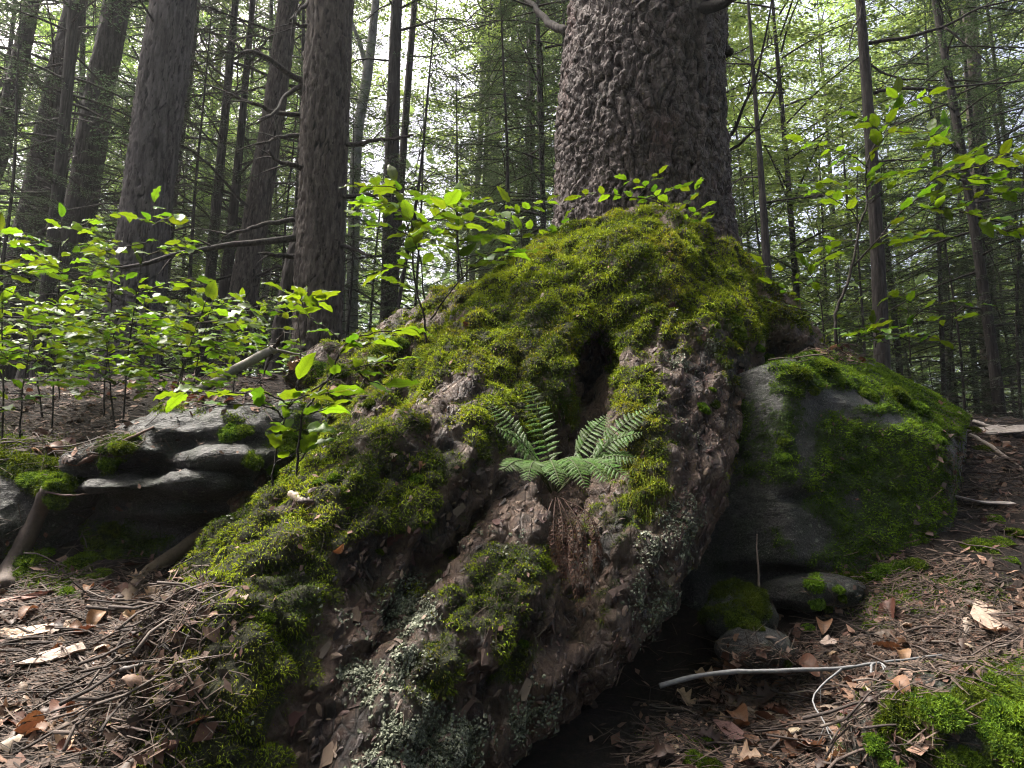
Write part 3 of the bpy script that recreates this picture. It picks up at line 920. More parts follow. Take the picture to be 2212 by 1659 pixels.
# ---------------------------------------------------------------- foliage meshes for the forest
def unit(v): return v / np.maximum(np.linalg.norm(v, axis=-1, keepdims=True), 1e-9)
def leaf_arrays(pos, d, up, L, Wd):
    """pointed flat leaves: 4 verts each (base, side, tip, side)"""
    d = unit(d)
    side = unit(np.cross(d, up))
    L = np.asarray(L)[:, None]; Wd = np.asarray(Wd)[:, None]
    a = pos; t = pos + d * L
    m = pos + d * L * .45
    v = np.stack([a, m + side * Wd * .5, t, m - side * Wd * .5], 1).reshape(-1, 3)
    q = np.arange(len(pos) * 4).reshape(-1, 4)
    return v, q
def lerp_col(a, b, t):
    return np.asarray(a)[None] * (1 - t[:, None]) + np.asarray(b)[None] * t[:, None]

def hemlock_crown(seed, H=13.0, z0=1.2, R=2.1, nb=95, dens=1.0, leafL=.05):
    """flat drooping needle sprays on thin limbs"""
    r = np.random.default_rng(seed)
    mb = MB(); wood = MB()
    for b in range(nb):
        f = ((b + r.random()) / nb) ** .85
        z = z0 + (H - z0) * f
        L = R * (1 - .85 * f) * r.uniform(.55, 1.1) + .2
        az = r.uniform(0, 2 * math.pi)
        rise = r.uniform(-.05, .25)
        n = 9
        s = np.linspace(0, 1, n)
        hx, hy = math.cos(az), math.sin(az)
        bend = r.uniform(-.3, .3)
        pts = np.stack([hx * L * s - hy * bend * L * s ** 2, hy * L * s + hx * bend * L * s ** 2, z + L * (rise * s - .32 * s ** 2)], 1)
        wood.tube(pts, .014 * (1 - .85 * s) * (1.3 - f) + .002, 4, cap=False)
        nt = int(26 * L / 1.6 * dens) + 5
        for sgn in (-1, 1):
            t = np.sort(r.uniform(.12, 1.0, nt))
            p0 = np.stack([np.interp(t, s, pts[:, k]) for k in range(3)], 1)
            tl = L * .30 * (1.1 - t * .75) * r.uniform(.6, 1.2, nt)
            fx = unit(np.stack([np.full(nt, hx) * .75 - sgn * hy, np.full(nt, hy) * .75 + sgn * hx, r.uniform(-.35, .05, nt)], 1) + r.normal(0, .1, (nt, 3)))
            m = np.maximum(3, (tl / .045).astype(int))
            k = np.repeat(np.arange(nt), m)
            u = np.concatenate([np.linspace(.05, 1, x) for x in m])
            pp = p0[k] + fx[k] * (tl[k] * u)[:, None] - np.array([0, 0, 1]) * (.25 * tl[k] * u ** 2)[:, None]
            alt = np.where(np.arange(len(k)) % 2, 1, -1)
            side = unit(np.cross(fx[k], np.array([0, 0, 1.0])))
            d = fx[k] * .7 + side * (alt * .75)[:, None] + r.normal(0, .16, (len(k), 3))
            upv = unit(np.array([0, 0, 1.0]) + r.normal(0, .3, (len(k), 3)))
            v, q = leaf_arrays(pp, d, upv, leafL * r.uniform(.7, 1.35, len(k)), leafL * .34 * r.uniform(.7, 1.3, len(k)))
            c = lerp_col((.02, .036, .02), (.06, .09, .045), np.clip(r.normal(.45, .25, len(k)), 0, 1))
            mb.add(v, q, None, np.repeat(c, 4, 0))
    me = mb.mesh("needles", M_NEEDLE, False)
    return me, wood.mesh("limbs", M_TWIG)

def broad_crown(seed, H=14.0, z0=2.0, R=2.6, nb=42, leafL=.085, bright=1.0, nleaf=19):
    """layered sprays of broad leaves on rising limbs"""
    r = np.random.default_rng(seed)
    mb = MB(); wood = MB()
    for b in range(nb):
        f = (b + r.random()) / nb
        z = z0 + (H - z0) * f
        L = R * (.55 + .6 * math.sin(math.pi * min(1, .15 + .8 * f))) * r.uniform(.5, 1.1)
        az = r.uniform(0, 2 * math.pi)
        hx, hy = math.cos(az), math.sin(az)
        n = 8
        s = np.linspace(0, 1, n)
        bend = r.uniform(-.35, .35)
        pts = np.stack([hx * L * s - hy * bend * L * s ** 2, hy * L * s + hx * bend * L * s ** 2, z + L * (.55 * s - .35 * s ** 2)], 1)
        wood.tube(pts, .018 * (1 - .85 * s) + .003, 4, cap=False)
        nt = int(9 * L) + 4
        t = r.uniform(.2, 1.0, nt)
        p0 = np.stack([np.interp(t, s, pts[:, k]) for k in range(3)], 1)
        ang = az + r.normal(0, .9, nt)
        tl = L * r.uniform(.15, .42, nt)
        fx = np.stack([np.cos(ang), np.sin(ang), r.uniform(-.15, .3, nt)], 1)
        k = np.repeat(np.arange(nt), nleaf)
        u = r.uniform(.1, 1.05, len(k))
        pp = p0[k] + fx[k] * (tl[k] * u)[:, None] + r.normal(0, .07, (len(k), 3)) * np.array([1, 1, .7])
        a2 = ang[k] + r.normal(0, .8, len(k))
        d = np.stack([np.cos(a2), np.sin(a2), r.uniform(-.5, .1, len(k))], 1)
        upv = unit(np.array([0, 0, 1.0]) + r.normal(0, .38, (len(k), 3)))
        v, q = leaf_arrays(pp, d, upv, leafL * r.uniform(.7, 1.3, len(k)), leafL * .6 * r.uniform(.7, 1.2, len(k)))
        c = lerp_col(np.array((.06, .105, .035)) * bright, np.array((.155, .205, .065)) * bright, np.clip(r.normal(.5, .3, len(k)), 0, 1))
        mb.add(v, q, None, np.repeat(c, 4, 0))
    me = mb.mesh("leaves", M_FOL, False)
    return me, wood.mesh("limbs", M_TWIG)

HEM = [hemlock_crown(21, 13, .8, 2.2, 100), hemlock_crown(22, 12, 1.6, 1.8, 85), hemlock_crown(23, 14, 3.0, 2.3, 90)]
BRD = [broad_crown(31, 13, 1.5, 2.6, 46), broad_crown(32, 15, 3.0, 3.0, 48), broad_crown(33, 9, .8, 2.0, 36, .075)]
def slim_trunk(seed, H, r0, mat):
    r = np.random.default_rng(seed)
    z = np.array([-.4, 0, .25 * H, .5 * H, .75 * H, H])
    p = np.stack([np.cumsum(r.normal(0, .05, 6)) * (z > 0), np.cumsum(r.normal(0, .05, 6)) * (z > 0), z], 1)
    w = smooth_path(np.column_stack([p, r0 * np.array([1.35, 1.1, .85, .65, .4, .08])]), 40)
    v, q, t = tube_arrays(w[:, :3], w[:, 3], 12, False)
    c = np.repeat(w[:, :3], 12, 0)
    v = v + (v - c) * (.10 * fbm(v * np.array([9, 9, 2.5]), 2))[:, None]
    return mesh_np("trunk", v, [q], mat)
ST_H = [slim_trunk(41, 13, .055, M_DARKB), slim_trunk(42, 12, .045, M_DARKB), slim_trunk(43, 14, .075, M_DARKB)]
ST_B = [slim_trunk(44, 13, .07, M_DARKB), slim_trunk(45, 15, .085, M_DARKB), slim_trunk(46, 9, .04, M_BEECH)]

def dead_branch(seed, L=1.0, r0=.012, twigs=7):
    """bare dead limb along +X with forked twigs"""
    r = np.random.default_rng(seed)
    mb = MB()
    def grow(p, d, L, r0, lev):
        n = 8
        s = np.linspace(0, 1, n)
        dev = np.cumsum(r.normal(0, .05 * L, (n, 3)), 0) * s[:, None]
        pts = p + d * (L * s)[:, None] + dev - np.array([0, 0, .12 * L]) * (s ** 2)[:, None]
        mb.tube(pts, r0 * (1 - .8 * s) + .0012, 5 if lev == 0 else 3, cap=False)
        if lev < 2:
            for t in r.uniform(.2, .98, twigs if lev == 0 else 4):
                q = np.array([np.interp(t, s, pts[:, k]) for k in range(3)])
                dd = unit(d + r.normal(0, .75, 3) * np.array([1, 1, .6]))
                grow(q, dd, L * r.uniform(.2, .5) * (1.1 - t * .6), r0 * .45, lev + 1)
    grow(np.zeros(3), np.array([1.0, 0, 0]), L, r0, 0)
    return mb.mesh("branch", M_TWIG)
DB = [dead_branch(50 + k, 1.0, .013, 8) for k in range(5)]
def add_dead_branches(tree, at, n, zlo, zhi, L, seed, xy=None, rad=.1):
    r = np.random.default_rng(seed)
    for k in range(n):
        z = r.uniform(zlo, zhi)
        c = np.array([0, 0, z]) if xy is None else np.array([*xy(z), z])
        az = r.uniform(0, 2 * math.pi)
        o = link("branch", DB[int(r.integers(5))], tree, tuple(c + .6 * rad * np.array([math.cos(az), math.sin(az), 0])), (r.uniform(-.6, .6), r.uniform(-.5, .25), az), (L * r.uniform(.6, 1.3),) * 3)

# ---------------------------------------------------------------- trees whose trunks stand out
def stand_tree(name, label, path, mat, seg, rings, cell, depth, seed, crown=None, ncr=0, tilt=None, brseed=0, nbr=0, brL=1.0, ext=8.0, group=None):
    """path: (px,py,Y,width px) from the foot upwards; the trunk goes on above the picture"""
    w = []
    for a in path:
        p = P(*a[:3])
        dist = np.linalg.norm(p - np.array([0, 0, CAMZ]))
        w.append(list(p) + [a[3] / FPX * dist * .5])
    w = np.array(w)
    foot = w[0].copy()
    gz = ground_z(foot[0], foot[1])[0]
    dirn = (w[1, :3] - w[0, :3]); dirn /= dirn[2]
    if foot[2] > gz - .1:
        f2 = foot[:3] - dirn * (foot[2] - gz + .15)
        w = np.vstack([[*f2, foot[3] * 1.25], w])
    d = (w[-1, :3] - w[-2, :3]); d /= np.linalg.norm(d)
    d2 = unit(d + np.array([0, 0, .25]))
    w = np.vstack([w, [*(w[-1, :3] + d2 * ext * .4), w[-1, 3] * .8], [*(w[-1, :3] + d2 * ext), w[-1, 3] * .25]])
    base = np.array([w[0, 0], w[0, 1], gz])
    t = thing(name, label, "tree", base, group)
    link("trunk", bark_trunk(w[:, :3], w[:, 3], seg, rings, cell, depth, mat=mat, origin=base, seed=seed, wobble=.05), t)
    if crown is not None:
        zc = w[-1, 2]
        for k in range(ncr):
            me, wd = crown[(seed + k) % len(crown)]
            pc = w[-2, :3] - base
            o = link("crown", me, t, tuple(pc - np.array([0, 0, 1.0])), (0, 0, seed * 1.3 + k), (1, 1, 1))
            link("limb", wd, o)
    xs = lambda z: (np.interp(z, w[:, 2] - base[2], w[:, 0] - base[0]), np.interp(z, w[:, 2] - base[2], w[:, 1] - base[1]))
    if nbr:
        zt = w[-3, 2] - base[2]
        add_dead_branches(t, base, nbr, .5, zt + .8, brL, 300 + seed, xs, float(np.median(w[:, 3])))
    return t, w, base
def limb(tree, base, pts, r0, mat=M_TWIG, n=14, name="branch", fork=True, seed=1):
    """one limb from explicit picture points (px,py,Y)"""
    w = PP(pts, n)
    s = np.linspace(0, 1, n)
    r = np.random.default_rng(seed)
    w = w + np.cumsum(r.normal(0, .006, (n, 3)), 0)
    mb = MB().tube(w, r0 * (1 - .62 * s), 7)
    if fork:
        for k in range(3):
            t = r.uniform(.35, .95)
            p = np.array([np.interp(t, s, w[:, a]) for a in range(3)])
            d = unit(w[-1] - w[0]) + r.normal(0, .6, 3)
            L = r.uniform(.1, .35)
            ss = np.linspace(0, 1, 5)[:, None]
            mb.tube(p + unit(d) * L * ss + np.array([0, 0, -.05]) * ss ** 2, r0 * .35 * (1 - .8 * ss[:, 0]), 4)
    return link(name, mb.mesh("branch", mat, origin=base), tree)

t8, w8, b8 = stand_tree("conifer_tree", "straight brown-barked conifer with broken side limbs beside the fallen pale branch", [(682, 790, 5.1, 104), (690, 600, 5.1, 96), (700, 300, 5.1, 90), (714, 0, 5.15, 80)], M_HEM, 120, 420, (30, 30, 7), .022, 3, ext=7)
Z = .5014
for k, pl in enumerate([[(1335, 370), (1200, 300), (1100, 245), (1020, 235)], [(1325, 372), (1220, 430), (1190, 490), (1110, 545)], [(1310, 500), (1180, 485), (1080, 455), (980, 420)],
           [(1305, 575), (1180, 595), (1080, 625)], [(1345, 750), (1290, 710), (1220, 690), (1160, 660)], [(1270, 950), (1130, 970), (1060, 990), (960, 1025)],
           [(1270, 1025), (1060, 1045), (800, 1080), (600, 1125), (470, 1140)], [(1275, 1110), (1180, 1085), (1110, 1075)], [(1450, 630), (1560, 605), (1660, 590), (1760, 565)],
           [(1450, 865), (1550, 855), (1680, 860)], [(1445, 1060), (1520, 1075), (1590, 1110)], [(1345, 112), (1240, 105)], [(1345, 5), (1300, 40), (1255, 95)]]):
    sg = [(x * Z, y * Z, 5.1 - .12 * i) for i, (x, y) in enumerate(pl)]
    limb(t8, b8, sg, .026 if k in (0, 4, 6) else .02, M_TWIG, seed=60 + k)
t4, w4, b4 = stand_tree("shaggy_tree", "large grey tree with shaggy peeling bark leaning behind the bright saplings", [(285, 700, 6.6, 104), (300, 600, 6.6, 94), (330, 330, 6.6, 84), (376, 0, 6.6, 74)], M_SHAG, 110, 380, (26, 26, 5), .026, 5, ext=7, nbr=5, brL=.9)
t3, w3, b3 = stand_tree("dark_conifer", "dark leaning conifer trunk next to the shaggy grey tree", [(110, 720, 8.6, 64), (165, 500, 8.6, 54), (215, 200, 8.6, 46), (255, 0, 8.6, 40)], M_DARKB, 60, 220, (20, 20, 4), .022, 6, HEM, 1, nbr=26, brL=1.5)
t2, w2, b2 = stand_tree("dark_conifer", "dark bare-limbed conifer trunk furthest from the old tree among the leaning ones", [(15, 720, 9.2, 60), (70, 460, 9.2, 46), (125, 180, 9.2, 38), (165, 0, 9.2, 32)], M_DARKB, 60, 200, (20, 20, 4), .022, 7, HEM, 1, nbr=26, brL=1.6)
t7, w7, b7 = stand_tree("brown_conifer", "leaning brown conifer just behind the straight conifer with broken limbs", [(520, 660, 8.2, 54), (545, 520, 8.2, 50), (590, 250, 8.2, 42), (624, 0, 8.2, 34)], M_HEM, 60, 220, (24, 24, 4), .016, 8, HEM, 1, nbr=12, brL=1.2)
t5, w5, b5 = stand_tree("snag_tree", "thin dark conifer stem with whitish broken limb behind the shaggy tree", [(450, 640, 9.0, 22), (470, 420, 9.0, 18), (498, 120, 9.0, 13)], M_DARKB, 24, 90, (26, 26, 5), .01, 9, HEM, 1, nbr=20, brL=1.3)
t6, w6, b6 = stand_tree("thin_conifer", "thin conifer stem close beside the leaning brown conifer", [(482, 660, 9.4, 26), (505, 450, 9.4, 18), (532, 160, 9.4, 12)], M_DARKB, 24, 90, (26, 26, 5), .01, 10, HEM, 1, nbr=18, brL=1.2)
t10, w10, b10 = stand_tree("slender_conifer", "slender dark conifer rising behind the leafy sapling on the roots", [(838, 730, 10.2, 36), (843, 500, 10.2, 31), (850, 200, 10.2, 25), (857, 0, 10.2, 20)], M_DARKB, 44, 180, (22, 22, 4), .015, 11, HEM, 1, nbr=16, brL=1.3)
t11, w11, b11 = stand_tree("slim_stem", "slim dark stem leaning away from the slender dark conifer", [(852, 640, 10.8, 16), (866, 400, 10.8, 15), (884, 150, 10.8, 13), (896, 0, 10.8, 11)], M_DARKB, 24, 100, (22, 22, 4), .008, 12, nbr=8, brL=.9)
t9, w9, b9 = stand_tree("beech_tree", "smooth pale grey beech trunk behind the straight conifer", [(758, 760, 12.5, 28), (764, 500, 12.5, 24), (772, 300, 12.5, 21), (795, 150, 12.5, 19), (812, 0, 12.5, 14)], M_BEECH, 30, 120, (5, 5, 2), .004, 13, BRD, 1, ext=6)
limb(t9, b9, [(793, 155, 12.5), (780, 100, 12.5), (757, 30, 12.5), (745, -60, 12.5)], .055, M_BEECH, fork=False)
t9b, _, _ = stand_tree("beech_tree", "thin pale beech stem squeezed against the straight conifer", [(738, 760, 11.5, 13), (740, 600, 11.5, 13), (744, 400, 11.5, 11), (752, 200, 11.5, 9)], M_BEECH, 20, 80, (5, 5, 2), .002, 14, ext=6)
t12, w12, b12 = stand_tree("hazy_tree", "grey trunk fading in the haze between old tree and slim dark stem", [(1062, 420, 19, 26), (1070, 250, 19, 25), (1078, 0, 19, 22)], M_BEECH, 30, 120, (6, 6, 2), .01, 15, BRD, 1, nbr=6, brL=1.6)
t13, _, _ = stand_tree("hazy_tree", "thin grey trunk close to the grey trunk fading in the haze", [(1030, 420, 18, 12), (1040, 250, 18, 12), (1046, 0, 18, 10)], M_BEECH, 20, 80, (6, 6, 2), .006, 16, BRD, 1, nbr=5, brL=1.3)
t14, w14, b14 = stand_tree("straight_pole_tree", "thin dark straight tree with long level limbs behind the tall airy sapling on the boulder", [(1904, 740, 7.6, 28), (1896, 560, 7.6, 25), (1880, 300, 7.6, 20), (1858, 0, 7.6, 15)], M_DARKB, 40, 200, (28, 28, 6), .008, 17)
for k, pl in enumerate([[(1535, 187), (1700, 170), (1860, 120), (2000, 40), (2206, -10)], [(1548, 278), (1640, 330), (1750, 345), (1900, 340)], [(1556, 402), (1640, 385), (1850, 380), (2206, 350)], [(1570, 702), (1650, 692), (1740, 690)],
           [(1505, 20), (1490, 80), (1460, 120), (1440, 190)], [(1860, 120), (1960, 180), (2060, 270)]]):
    limb(t14, b14, [(1106 + x * Z, y * Z, 7.6 - .1 * i) for i, (x, y) in enumerate(pl)], .022 if k in (0, 2) else .014, seed=80 + k)
t15, _, b15 = stand_tree("thin_conifer", "thin bare stem with level side limbs standing between the old tree and the pole tree", [(1660, 640, 10, 18), (1652, 500, 10, 15), (1642, 350, 10, 11), (1632, 220, 10, 8)], M_DARKB, 20, 90, (24, 24, 5), .006, 18, nbr=12, brL=1.0, ext=3)
t16, _, _ = stand_tree("grey_tree", "greyish trunk glimpsed through needles beyond the thin pole tree with level limbs", [(2130, 620, 15, 30), (2110, 300, 15, 26), (2090, 0, 15, 24)], M_HEM, 30, 120, (14, 14, 3), .012, 19, HEM, 1, nbr=8, brL=1.4)
t17, _, _ = stand_tree("dark_conifer", "slimmer dark leaning trunk standing just beyond the bare-limbed conifer", [(-60, 480, 8.0, 36), (0, 320, 8.0, 30), (45, 120, 8.0, 26), (70, 0, 8.0, 22)], M_DARKB, 40, 140, (20, 20, 4), .015, 20, HEM, 1, nbr=20, brL=1.4)
t18, _, _ = stand_tree("dead_snag", "short dark leaning dead stem touching the foot of the straight conifer", [(598, 760, 5.3, 34), (612, 680, 5.3, 32), (628, 580, 5.3, 26), (640, 500, 5.35, 14)], M_DARKB, 40, 90, (26, 26, 4), .014, 21, ext=.3)
# limbs of the old tree
limb(old_tree, BASE, [(1500, 25, 3.75), (1545, 12, 3.55), (1600, -5, 3.4), (1690, -50, 3.2)], .04, M_SHAG, name="limb", fork=False)
limb(old_tree, BASE, [(1545, 98, 3.95), (1575, 112, 3.9), (1582, 118, 3.88)], .05, M_DARKB, name="limb", fork=False)
limb(old_tree, BASE, [(1230, 75, 4.1), (1180, 50, 4.3), (1140, 10, 4.5), (1080, -60, 4.8)], .03, M_DARKB, name="limb", seed=4)
limb(old_tree, BASE, [(1550, 345, 4.05), (1600, 250, 4.0), (1640, 150, 4.0), (1680, -20, 4.0)], .012, M_DARKB, name="limb", seed=5)
limb(old_tree, BASE, [(1555, 335, 4.05), (1610, 290, 4.0), (1660, 230, 4.0), (1700, 150, 4.0)], .010, M_DARKB, name="limb", seed=6)
oc = link("crown", HEM[2][0], old_tree, (1.0, .6, 8.0), (0, 0, 2.0), (1.4, 1.4, .9))
link("limb", HEM[2][1], oc)

# ---------------------------------------------------------------- background forest, one tree at a time
def bg_tree(kindname, label, group, x, y, crown, trunk, sc, rz, tilt, dead=0, seed=0):
    z = ground_z(x, y, False)[0] - .05
    t = thing(kindname, label, "tree", (x, y, z), group)
    t.rotation_euler = (tilt[0], tilt[1], rz)
    t.scale = (sc, sc, sc)
    link("trunk", trunk, t)
    c = link("crown", crown[0], t)
    link("limb", crown[1], c)
    if dead: add_dead_branches(t, None, dead, .6, 6.0, 1.2, seed)
    return t
rb = np.random.default_rng(77)
def az_xy(px, Y): return (px - 1106) / FPX * Y * 1.0, Y
def lab(base, px):
    """which stretch of the wood a background tree belongs to"""
    w_ = "behind the leaning conifers and the shaggy tree" if px < 700 else "between the straight conifer and the old tree" if px < 1300 else "behind the old tree and the square-edged boulder"
    return base[0], base[1] + " " + w_, base[2] + " " + w_
LAB_H = ("hemlock", "feathery dark hemlock", "hemlocks")
LAB_B = ("broadleaf_tree", "yellow-green broadleaf tree", "broadleaf trees")
SKY_GAP = [(900, 60, .0), (985, 45, .0), (1690, 40, 0)]
hem_pos = []
for px, Y in [(60, 7.5), (180, 11), (330, 9.5), (560, 13), (640, 10.5), (400, 16), (230, 18), (90, 14), (-80, 10), (-40, 16), (700, 15), (1100, 12.5), (1170, 9.5), (1130, 16), (1240, 13),
              (2180, 9.5), (2040, 12), (2150, 13), (1950, 14), (2240, 14), (1870, 18), (2100, 18), (2200, 20), (1580, 16), (1500, 18), (2330, 10), (2300, 14), (1760, 22), (2000, 24), (300, 24), (500, 22), (120, 22)]:
    x, y = az_xy(px + rb.uniform(-12, 12), Y + rb.uniform(-.4, .4))
    k = int(rb.integers(3))
    bg_tree(*lab(LAB_H, px), x, y, HEM[k], ST_H[k], rb.uniform(.8, 1.15), rb.uniform(0, 6.3), rb.normal(0, .03, 2), dead=5 if Y < 14 else 0, seed=len(hem_pos) + 500)
    hem_pos.append((x, y))
for px, Y in [(20, 17), (150, 20), (280, 14), (380, 21), (480, 17), (600, 19), (680, 22), (1020, 17), (1100, 20), (1180, 17), (450, 28), (250, 30), (50, 28), (650, 30), (1150, 26),
              (1600, 14.5), (1660, 19), (1740, 14), (1820, 19), (1900, 17), (1960, 22), (1840, 28), (2060, 22), (2160, 26), (2250, 22), (1500, 24), (1780, 33), (1980, 33), (550, 36), (150, 36), (1080, 36), (350, 36), (2120, 36), (-60, 24), (2330, 28), (1300, 28), (1400, 22)]:
    x, y = az_xy(px + rb.uniform(-12, 12), Y + rb.uniform(-.6, .6))
    k = int(rb.integers(3))
    sc = rb.uniform(.85, 1.2) * (1.35 if Y > 20 else 1.0)
    bg_tree(*lab(LAB_B, px), x, y, BRD[k], ST_B[k], sc, rb.uniform(0, 6.3), rb.normal(0, .04, 2))
# same wood, unseen: trees added beside and behind the viewpoint to block side light
for k, (x, y) in enumerate([(-7, 1.0), (-9, -4), (-5, -6), (-2, -5), (1.5, -6), (4.5, -4.5), (7, -2), (6.5, 2.5), (9, 1), (0, -9), (-6, -10), (5, -10), (-11, 3), (11, -5), (-3.5, -12), (3, -13), (2.4, -2.2), (.6, -3.8), (-2.4, -4.2)]):
    if k % 3 == 2: bg_tree("broadleaf_tree", "unseen broadleaf tree added downhill of the mossy roots to block light", "unseen broadleaf trees added downhill of the roots", x, y, BRD[k % 2], ST_B[k % 2], 1.1, k * 1.1, (0, 0))
    else: bg_tree("hemlock", "unseen hemlock added downhill of the mossy roots to block light", "unseen hemlocks added downhill of the roots", x, y, HEM[k % 2], ST_H[k % 2], 1.25, k * 1.3, (0, 0))
# young hemlocks filling the space between the trunks
LAB_Y = ("young_hemlock", "short young hemlock", "young hemlocks")
ry = np.random.default_rng(123)
for px, Y in [(-40, 7), (40, 10), (110, 12), (190, 8), (250, 13), (340, 11), (390, 8.5), (450, 10.5), (520, 12), (580, 10), (640, 13), (420, 14), (730, 9), (790, 12), (820, 8.5), (1010, 9.5), (1060, 11), (1110, 8), (1150, 12), (1180, 10), (1000, 15), (860, 15), (1230, 11),
              (1620, 12), (1680, 10), (1720, 13), (1830, 13), (1880, 10), (1930, 12), (2010, 10.5), (2100, 10), (2190, 11), (2270, 9.5), (2080, 14), (1990, 15), (2180, 15), (1640, 16), (1760, 17), (1900, 17), (2320, 8), (2250, 12), (1560, 13), (2170, 9), (2030, 12.5)]:
    x, y = az_xy(px + ry.uniform(-15, 15), Y + ry.uniform(-.4, .4))
    k = int(ry.integers(2))
    sc = ry.uniform(.32, .6)
    t = bg_tree(*lab(LAB_Y, px), x, y, HEM[k], ST_H[k], sc, ry.uniform(0, 6.3), ry.normal(0, .05, 2))
    t.location.z -= .8 * sc * ry.uniform(.2, .9)
    t.scale = (sc * 1.25, sc * 1.25, sc)
# far wood that reads as one mass
rf = np.random.default_rng(99)
mb = MB()
for N, d0, d1, hmax, sz, ca, cb in [(40000, 30, 60, 14, (.28, .6), (.03, .05, .025), (.09, .125, .05)), (26000, 60, 105, 13, (.6, 1.3), (.02, .04, .016), (.06, .10, .03))]:
    ang = rf.uniform(-.95, .95, N)
    dist = rf.uniform(d0, d1, N)
    xx, yy = np.sin(ang) * dist, np.cos(ang) * dist
    cl = noise3(np.stack([xx * .16, yy * .16, np.zeros(N)], 1))
    hh = (rf.random(N) ** .9) * (hmax + 6 * cl)
    zz = ground_z(xx, yy, False) + hh
    dens = noise3(np.stack([xx * .33, yy * .33, zz * .5], 1)) + .3 * (1 - hh / hmax)
    m = dens > -.15
    pp = np.stack([xx, yy, zz], 1)[m]
    n_ = len(pp)
    v, q = leaf_arrays(pp, rf.normal(0, 1, (n_, 3)) * np.array([1, 1, .5]), unit(np.array([0, 0, 1.0]) + rf.normal(0, .5, (n_, 3))), rf.uniform(*sz, n_), rf.uniform(*sz, n_) * .7)
    mb.add(v, q, None, np.repeat(lerp_col(ca, cb, rf.random(n_)), 4, 0))
fw = kind(link("distant_wood", mb.mesh("distant_wood", M_FOL, False)), "stuff")
tag(fw, "far mass of pale green woodland foliage seen between the trunks", "woodland")
# ---------------------------------------------------------------- moss strands
def sample_surface(v, q, wgt, n, r):
    a, b, c, d = v[q[:, 0]], v[q[:, 1]], v[q[:, 2]], v[q[:, 3]]
    area = .5 * np.linalg.norm(np.cross(c - a, d - b), axis=1)
    w = area * np.maximum(wgt[q].mean(1), 0)
    if w.sum() <= 0: return None
    f = r.choice(len(q), n, p=w / w.sum())
    u, t = r.random(n)[:, None], r.random(n)[:, None]
    wts = np.concatenate([(1 - u) * (1 - t), u * (1 - t), u * t, (1 - u) * t], 1)
    return f, wts
def interp(x, q, f, wts):
    y = x[q[f]]
    return (y * (wts[:, :, None] if y.ndim == 3 else wts)).sum(1)
def strand_arrays(p, n, L, Wd, droop, r, spread=.7, flow=None):
    N = len(p)
    d = unit(n + r.normal(0, spread, (N, 3)) + (0 if flow is None else flow))
    L = np.asarray(L)[:, None]
    g = np.array([0, 0, -1.0])
    mid = p + d * L * .55
    tip = p + unit(d + g * droop + r.normal(0, .25, (N, 3))) * L
    side = unit(np.cross(d, r.normal(0, 1, (N, 3)))) * (np.asarray(Wd)[:, None] * .5)
    b = p - n * .003
    v = np.stack([b - side, b + side, mid + side, mid - side, tip], 1).reshape(-1, 3)
    i = np.arange(N)[:, None] * 5
    return v, i + np.array([[0, 1, 2, 3]]), i + np.array([[3, 2, 4]])
def visible(v, n, lim=-.25):
    """faces turned towards the viewing side (keeps a margin for other viewpoints)"""
    view = np.array([0, 0, CAMZ]) - v
    view /= np.linalg.norm(view, axis=1)[:, None]
    return (n * view).sum(1) > lim
def moss_part(name, parent, base, v, q, n, mask, count, L, Wd, cols, seed, droop=.5, spread=.7, label=None, flow=None, lo=.42, hi=.7, clump=14.0):
    r = np.random.default_rng(seed)
    dist = np.linalg.norm(v - np.array([0, 0, CAMZ]), axis=1)
    w = smooth01(mask + .12 * fbm(v * 30 + 5, 2), lo, hi) * (.3 + .7 * smooth01(fbm(v * 17 + 50, 2), -.35, .2)) * visible(v, n, -.35) * np.minimum(1, (2.2 / dist) ** 1.2)
    s = sample_surface(v, q, w, count, r)
    if s is None: return None
    f, wts = s
    p = interp(v, q, f, wts); nn = unit(interp(n, q, f, wts)); mk = interp(mask, q, f, wts)
    cl = fbm(p * clump, 3)
    fine = r.normal(0, .22, len(p))
    dd = np.linalg.norm(p - np.array([0, 0, CAMZ]), axis=1)
    sc = np.clip(dd / 2.0, .75, 1.6)
    LL = L * sc * r.uniform(.5, 1.3, len(p)) * (.75 + .6 * np.clip(cl + .4, 0, 1)) * (.6 + .4 * smooth01(mk, lo, hi))
    vv, qq, tt = strand_arrays(p, nn, LL, Wd * sc * r.uniform(.7, 1.3, len(p)), droop, r, spread, flow)
    t = np.clip(.5 + .75 * fbm(p * 5 + 31, 3) + .5 * cl + fine, 0, 1)
    c = lerp_col(cols[0], cols[1], t)
    g = np.clip((fbm(p * 4 + 77, 3) + .35 * r.normal(0, 1, len(p)) - .2) * 1.6, 0, 1) * .7
    c = c * (1 - g[:, None]) + np.asarray(cols[2])[None] * g[:, None]
    c5 = np.repeat(c, 5, 0)
    k = np.arange(len(c5)) % 5
    c5 = c5 * np.where(k < 2, .65, np.where(k < 4, 1.0, 1.25))[:, None]      # strands are paler at their growing tips
    mb = MB().add(vv, qq, tt, c5)
    o = kind(link(name, mb.mesh("moss", M_MOSS, True, origin=base), parent), "stuff")
    if label: o["label"] = label
    return o
YG = ((.030, .056, .007), (.205, .275, .02), (.16, .14, .02))       # feather moss: deep, bright, golden
GR = ((.018, .045, .006), (.13, .22, .02), (.06, .10, .015))         # cushion moss
root_mass["label"] = root_mass["label"]
moss_part("moss", root_mass, BASE, rv, rq, rn, r_moss, 240000, .0125, .0021, YG, 1, .5, .8, "shaggy yellow-green feather moss")
